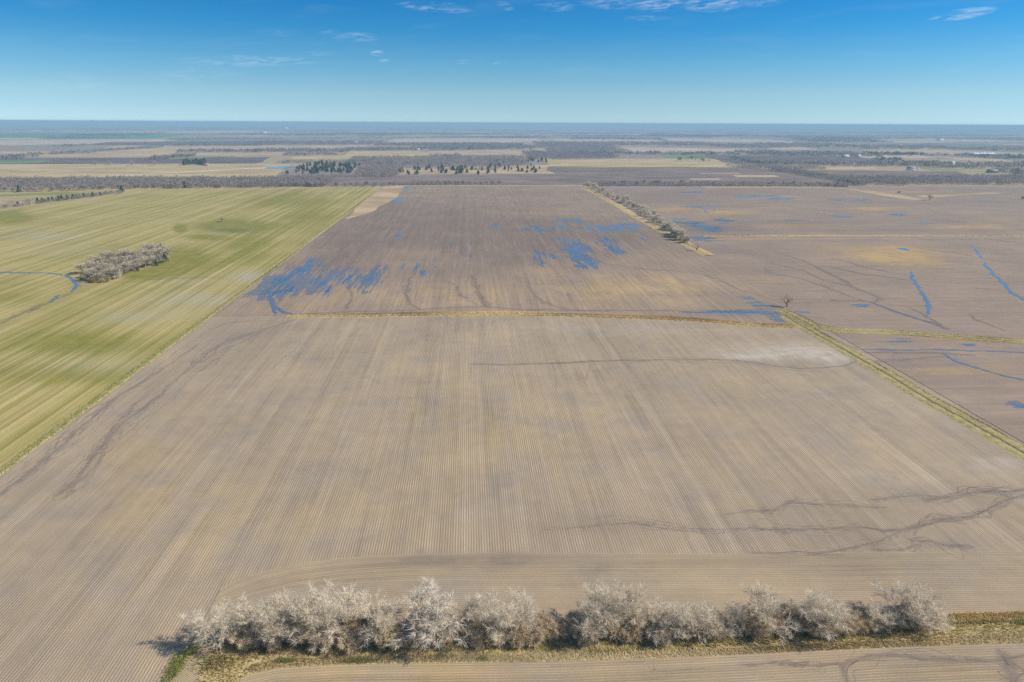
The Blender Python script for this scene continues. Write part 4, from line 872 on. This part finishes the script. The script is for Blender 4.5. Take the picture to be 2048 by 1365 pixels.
# ------------------------------------------------------------------ far woods as masses
def wood(name, quad, label, col=(.20, .16, .14), h=11.0, dens=1.0, ced=0.0, seed=0, cap=2400, nt=60, r_=None):
    P = GL(quad); r = np.random.default_rng(seed)
    a = .5*abs(sum(P[i][0]*P[(i+1) % 4][1]-P[(i+1) % 4][0]*P[i][1] for i in range(4))); D = np.linalg.norm(P.mean(0))
    s = max(8.0, D/170.0); n = int(min(cap, max(12, dens*a/(s*s*.9))))
    if n == cap: s = math.sqrt(dens*a/(n*.9)); s = min(s, 70)
    u_, v_ = r.random(n)[:, None], r.random(n)[:, None]
    C = (P[0]*(1-u_)+P[1]*u_)*(1-v_)+(P[3]*(1-u_)+P[2]*u_)*v_
    hh = h*r.uniform(.65, 1.2, n)
    k = n*nt; q = r.normal(size=(n, nt, 3)); q /= np.linalg.norm(q, axis=2)[:, :, None]; q *= r.random((n, nt, 1))**.4
    c = np.empty((n, nt, 3)); c[:, :, :2] = C[:, None, :]+q[:, :, :2]*s*.6; c[:, :, 2] = hh[:, None]*(.52+.47*q[:, :, 2])
    sz = np.minimum(hh[:, None]*(.30 if nt < 30 else .115), s*.5)*r.uniform(.6, 1.2, (n, nt))
    d1 = r.normal(size=(n, nt, 3)); d1 /= np.linalg.norm(d1, axis=2)[:, :, None]; d2 = np.cross(d1, r.normal(size=(n, nt, 3))); d2 /= np.linalg.norm(d2, axis=2)[:, :, None]
    d1[:, :, 2] *= .4; d1 *= .75; d2[:, :, 2] = np.abs(d2[:, :, 2])+.6
    V = np.stack([c-d1*sz[:, :, None], c+d1*sz[:, :, None]*.7, c+d2*sz[:, :, None]*1.2], 2)
    V[..., 2] = np.maximum(V[..., 2], .1)
    base = np.tile(np.array(col), (n, 1))*r.uniform(.82, 1.18, n)[:, None]
    m = r.random(n) < ced; base[m] = np.array([.045, .085, .045])*r.uniform(.7, 1.3, m.sum())[:, None]
    colr = np.repeat(base, nt*3, 0)
    o = mesh_obj(name, V.reshape(-1, 3), np.arange(k*3).reshape(-1, 3), M_spray, attrs={'col': colr}); stuff(o, label, 'wood'); return o
W = lambda x0, x1, ya, yb, ya2=None, yb2=None: square_up([(x0, yb), (x1, yb if yb2 is None else yb2), (x1, ya if ya2 is None else ya2), (x0, ya)])
GREY = (.375, .305, .265); BLUEG = (.30, .25, .225)
wood('tree_belt', W(-60, 185, 373, 385, 362, 380), 'grey bare tree belt behind the wheat field corner', GREY, seed=1, dens=1.3)
wood('tree_belt', W(185, 660, 362, 378, 362, 374), 'long grey bare tree belt along the far edge of the wheat field', GREY, seed=2, dens=1.3, cap=3600)
wood('tree_belt', W(540, 720, 354, 361, 352, 357), 'grey bare trees in front of the cedar wood', GREY, h=7, seed=3)
wood('bare_wood', W(715, 800, 338, 354, 333, 355), 'grey bare wood beside the dense cedar wood', GREY, seed=4, cap=3000)
wood('bare_wood', W(700, 1050, 317, 330, 316, 334), 'wide grey bare wood behind the scattered cedars', GREY, seed=5, ced=.04, cap=3400)
wood('bare_wood', W(560, 800, 322, 328, 322, 332), 'low grey brush between the cedar wood and golden pasture', GREY, h=7, seed=6, ced=.06)
wood('bare_wood', W(800, 1000, 331, 338, 332, 342), 'grey brush among the tan clearings', GREY, h=7, seed=7, dens=.5, ced=.1)
wood('bare_wood', W(1050, 1225, 305, 321, 306, 318), 'grey bare creek wood beside the golden pasture', BLUEG, seed=8, cap=3000)
wood('bare_wood', W(1080, 1240, 286, 306, 290, 306), 'upper part of the grey creek wood', BLUEG, seed=9)
wood('tree_belt', W(1690, 2100, 360, 372, 350, 368), 'thick grey bare tree belt beside the far bedded field', BLUEG, seed=10, dens=1.3, cap=3600)
wood('tree_belt', W(1540, 1600, 336, 344, 344, 352), 'upper end of the diagonal grey tree belt', BLUEG, seed=11, dens=1.4)
wood('tree_belt', W(1595, 1710, 343, 352, 361, 375), 'lower end of the diagonal grey tree belt meeting the thick belt', BLUEG, seed=12, dens=1.2)
wood('tree_belt', W(1415, 1480, 304, 308, 318, 323), 'dark tree line slanting beside the dark strip field', (.12, .12, .10), seed=13, ced=.4)
wood('tree_belt', W(1470, 1545, 318, 323, 331, 336), 'lower part of the dark slanting tree line', (.13, .125, .10), seed=14, ced=.35)
wood('tree_belt', W(1460, 1640, 332, 340, 336, 341), 'grey trees along the upper edge of the brown field', GREY, seed=15, dens=.8)
wood('hedge_brush', W(1172, 1700, 368.5, 372.5, 371, 375.5), 'continuous brush of the straight far hedgerow', GREY, h=8, seed=16, dens=1.0)
wood('hedge_brush', W(560, 1000, 369.5, 373, 369, 371), 'thin brush of the line above the wheat field end', GREY, h=6, seed=17, dens=.35)
wood('hedge_brush', [(-60, 428), (245, 388), (240, 384), (-60, 417)], 'low brush of the hedge crossing the wheat corner', GREY, h=5, seed=18, dens=.8)
LB = 'bare tree line between far pastures'
ks = 20
for (x0, x1, ya, yb, ya2, yb2, cd_, ds) in [(-60, 60, 311, 320, 309, 320, .15, 1), (55, 190, 307, 313, 302, 308, .03, .8), (185, 325, 300, 306, 292, 297, .1, 1), (112, 160, 291, 295, 290, 295, 0, 1), (165, 200, 289, 293, 288, 292, 0, .6), (340, 420, 291, 293, 291, 293, .5, 1), (360, 460, 301, 306, 300, 306, .1, 1), (460, 520, 300, 306, 300, 306, .1, 1),
        (300, 342, 314, 321, 313, 320, .1, 1.2), (345, 388, 310, 317, 310, 316, .2, 1), (512, 700, 297, 305, 297, 306, .06, 1), (340, 560, 276, 281, 276, 281, .1, .8), (512, 760, 280, 290, 279, 291, .08, .9), (755, 1050, 283, 293, 282, 296, .08, .9), (690, 900, 295, 303, 292, 301, .08, 1), (900, 1080, 292, 302, 290, 298, .1, .9), (570, 690, 306, 313, 307, 312, .15, .6),
        (600, 850, 275, 279, 275, 278, .1, .5), (860, 1080, 273, 277, 272, 276, .1, .6), (1070, 1240, 280, 292, 280, 292, .05, .8), (1230, 1420, 281, 292, 281, 293, .08, .9), (1160, 1480, 305, 310, 305, 311, .35, .7), (1420, 1560, 284, 296, 286, 298, .08, .9), (1480, 1560, 296, 312, 298, 312, .12, .8), (1540, 1720, 300, 314, 300, 314, .22, .8),
        (1536, 1700, 281, 296, 283, 296, .15, .9), (1700, 1900, 286, 300, 286, 300, .2, .8), (1735, 1850, 304, 311, 306, 313, .85, 1), (1880, 2100, 290, 303, 292, 306, .25, .8), (1755, 1800, 318, 323, 318, 323, .8, 1), (1960, 2100, 307, 320, 312, 322, .7, .9), (1530, 1740, 324, 331, 328, 334, .08, 1), (1740, 1900, 321, 333, 320, 336, .08, 1), (1850, 2100, 320, 338, 326, 338, .15, .9),
        (2000, 2100, 338, 350, 340, 352, .05, .9), (1860, 2010, 308, 314, 311, 316, .2, .5), (1140, 1330, 274, 280, 275, 281, .5, .7), (1600, 1760, 276, 285, 277, 286, .7, .8), (85, 250, 274.5, 278, 275, 277.5, .3, 1), (230, 420, 286, 289, 286, 288, .0, .3), (860, 920, 311, 318, 311, 317, .1, .6), (1060, 1075, 293, 305, 303, 312, 0, 1), (1330, 1480, 317, 322, 319, 326, .1, .05), (1700, 1760, 306, 316, 308, 316, .3, .6)]:
    ks += 1; ya, ya2 = yb-(yb-ya)*.55, yb2-(yb2-ya2)*.55
    wood('tree_line', W(x0, x1, ya, yb, ya2, yb2), LB, BLUEG, seed=ks, ced=cd_*.8, dens=ds, cap=1100, nt=18, h=10)
# open woodland out to the horizon
def horizon_woods():
    r = np.random.default_rng(77)
    for k in range(120):
        x = r.uniform(-250, 2200); o = (x-1024)*.0049; y = 250+28*r.random()**1.2+o; w = r.uniform(70, 420); d = (y-246-o)
        wood('far_woodland', W(x, x+w, y-d*r.uniform(.03, .10), y), 'hazy blue strip of woodland near the horizon', (.20, .18, .165), h=11, dens=1.0, ced=r.choice([.1, .2, .6]), seed=300+k, cap=330, nt=8)
horizon_woods()

# ------------------------------------------------------------------ distant farm buildings
def solid(name, c, rough=.7):
    m, T, b = new_mat(name, rough, .3); P = wpos(T); n = T.noise(P, .8, 3)
    T.put(b.inputs['Base Color'], T.mix(T.rng(n, .3, .7), tuple(x*.9 for x in c), c)); return m
M_white, M_roofg, M_cream, M_roofm, M_glass, M_red = solid('white_siding', (.78, .77, .74)), solid('grey_shingle', (.26, .25, .25)), solid('tan_brick', (.50, .36, .24)), solid('metal_roof', (.62, .66, .68), .4), solid('dark_pane', (.05, .06, .08), .2), solid('rust_roof', (.42, .20, .11))
def box(x0, x1, y0, y1, z0, z1):
    V = np.array([[x, y, z] for z in (z0, z1) for y in (y0, y1) for x in (x0, x1)], float)
    return V, np.array([[0, 2, 3, 1], [4, 5, 7, 6], [0, 1, 5, 4], [2, 6, 7, 3], [0, 4, 6, 2], [1, 3, 7, 5]])
def house(px, py, w, d, h, mw, mr, label, cat='house', name='farm_house', rot=0.0, group=None):
    g = G(px, py); o = empty(name, (g[0], g[1], 0.1)); o.rotation_euler.z = rot; tag(o, label, cat, group); rh = d*.30
    V, Fq = box(-w/2, w/2, -d/2, d/2, 0, h)
    V = np.vstack([V, [[-w/2, 0, h+rh], [w/2, 0, h+rh]]])
    T3 = [[a, b, c] for q in Fq for a, b, c in ((q[0], q[1], q[2]), (q[0], q[2], q[3]))]+[[4, 8, 6], [5, 7, 9]]
    mesh_obj('wall', V, np.array(T3), mw, o)
    e = .5
    for s in (-1, 1):
        y1 = s*(d/2+e); z1 = h-e*rh/(d/2)+.05
        P = np.array([[-w/2-e, y1, z1], [w/2+e, y1, z1], [w/2+e, 0, h+rh+.05], [-w/2-e, 0, h+rh+.05]]); Q = P+np.array([0, 0, .25])
        mesh_obj('roof', np.vstack([P, Q]), np.array([[0, 1, 2, 3], [4, 5, 6, 7], [0, 1, 5, 4], [1, 2, 6, 5], [2, 3, 7, 6], [3, 0, 4, 7]]), mr, o)
    nw = max(2, int(w/4))
    for i in range(nw):
        x = -w/2+w*(i+.5)/nw
        if i == nw//2: mesh_obj('door', *box(x-.5, x+.5, -d/2-.06, -d/2+.05, 0, 2.1), M_glass, o)
        else: mesh_obj('window', *box(x-.7, x+.7, -d/2-.06, -d/2+.05, 1.0, min(2.3, h-.3)), M_glass, o)
    return o
house(1822, 341, 22, 12, 6, M_white, M_roofg, 'white house with grey roof behind the thick tree belt')
house(1833, 340, 10, 8, 5, M_white, M_roofg, 'small white outbuilding next to the white house', 'shed', 'shed')
house(1903, 334, 11, 10, 13, M_white, M_roofm, 'tall narrow white house among bare trees')
house(1984, 346, 26, 12, 5, M_roofg, M_roofg, 'long low grey roofed house by the green lawns')
house(2040, 347, 26, 15, 7, M_cream, M_red, 'tan house with rust roof by the green lawns')
house(2010, 345, 12, 8, 4, M_white, M_roofm, 'small pale shed between the grey and tan houses', 'shed', 'shed')
house(1690, 315, 26, 12, 6, M_white, M_roofm, 'white farmhouse amid cedars above the dark strip field')
house(1716, 314.5, 18, 10, 6, M_white, M_roofm, 'white barn next to the farmhouse above the dark strip', 'barn', 'barn')
for px in (1942, 1958, 1974): house(px, 311, 60, 16, 6, M_white, M_roofm, 'long white metal barn on the far tan pasture', 'barn', 'barn', 0, 'long white barns')
house(412, 332, 14, 9, 4.5, M_cream, M_red, 'tiny rust roofed farmhouse beside the cedar clump')
house(834, 301, 24, 10, 5, M_white, M_roofm, 'white metal barn behind the golden pasture', 'barn', 'barn')
house(710, 286.5, 30, 14, 6, M_white, M_roofm, 'white roadside building in the far tree band', 'barn', 'barn')
house(570, 258, 90, 40, 14, M_white, M_roofm, 'large white building far off in blue haze', 'building', 'building')
house(1376, 291, 24, 12, 6, M_white, M_roofm, 'white shed in trees beyond the pink pasture', 'barn', 'barn')
house(527, 267, 60, 25, 12, M_white, M_roofm, 'row of pale storage buildings across the plain', 'building', 'building')
house(1880, 282, 50, 20, 9, M_white, M_roofm, 'pale building on the far eastern woodland edge', 'building', 'building')

# ------------------------------------------------------------------ air
def haze():
    m = bpy.data.materials.new('haze'); m.use_nodes = True; t = m.node_tree; t.nodes.clear()
    out = t.nodes.new('ShaderNodeOutputMaterial'); v = t.nodes.new('ShaderNodeVolumePrincipled'); t.links.new(v.outputs[0], out.inputs['Volume'])
    v.inputs['Color'].default_value = (0.50, 0.79, 1.0, 1); v.inputs['Density'].default_value = 1.25e-4; v.inputs['Anisotropy'].default_value = 0.0
    V, Fq = box(-43000, 43000, -3000, 47000, -1.6, CAM_H+4)
    o = mesh_obj('haze', V, Fq, m); stuff(o, 'thin blue haze lying over the whole plain', 'haze'); o.visible_shadow = True
haze()
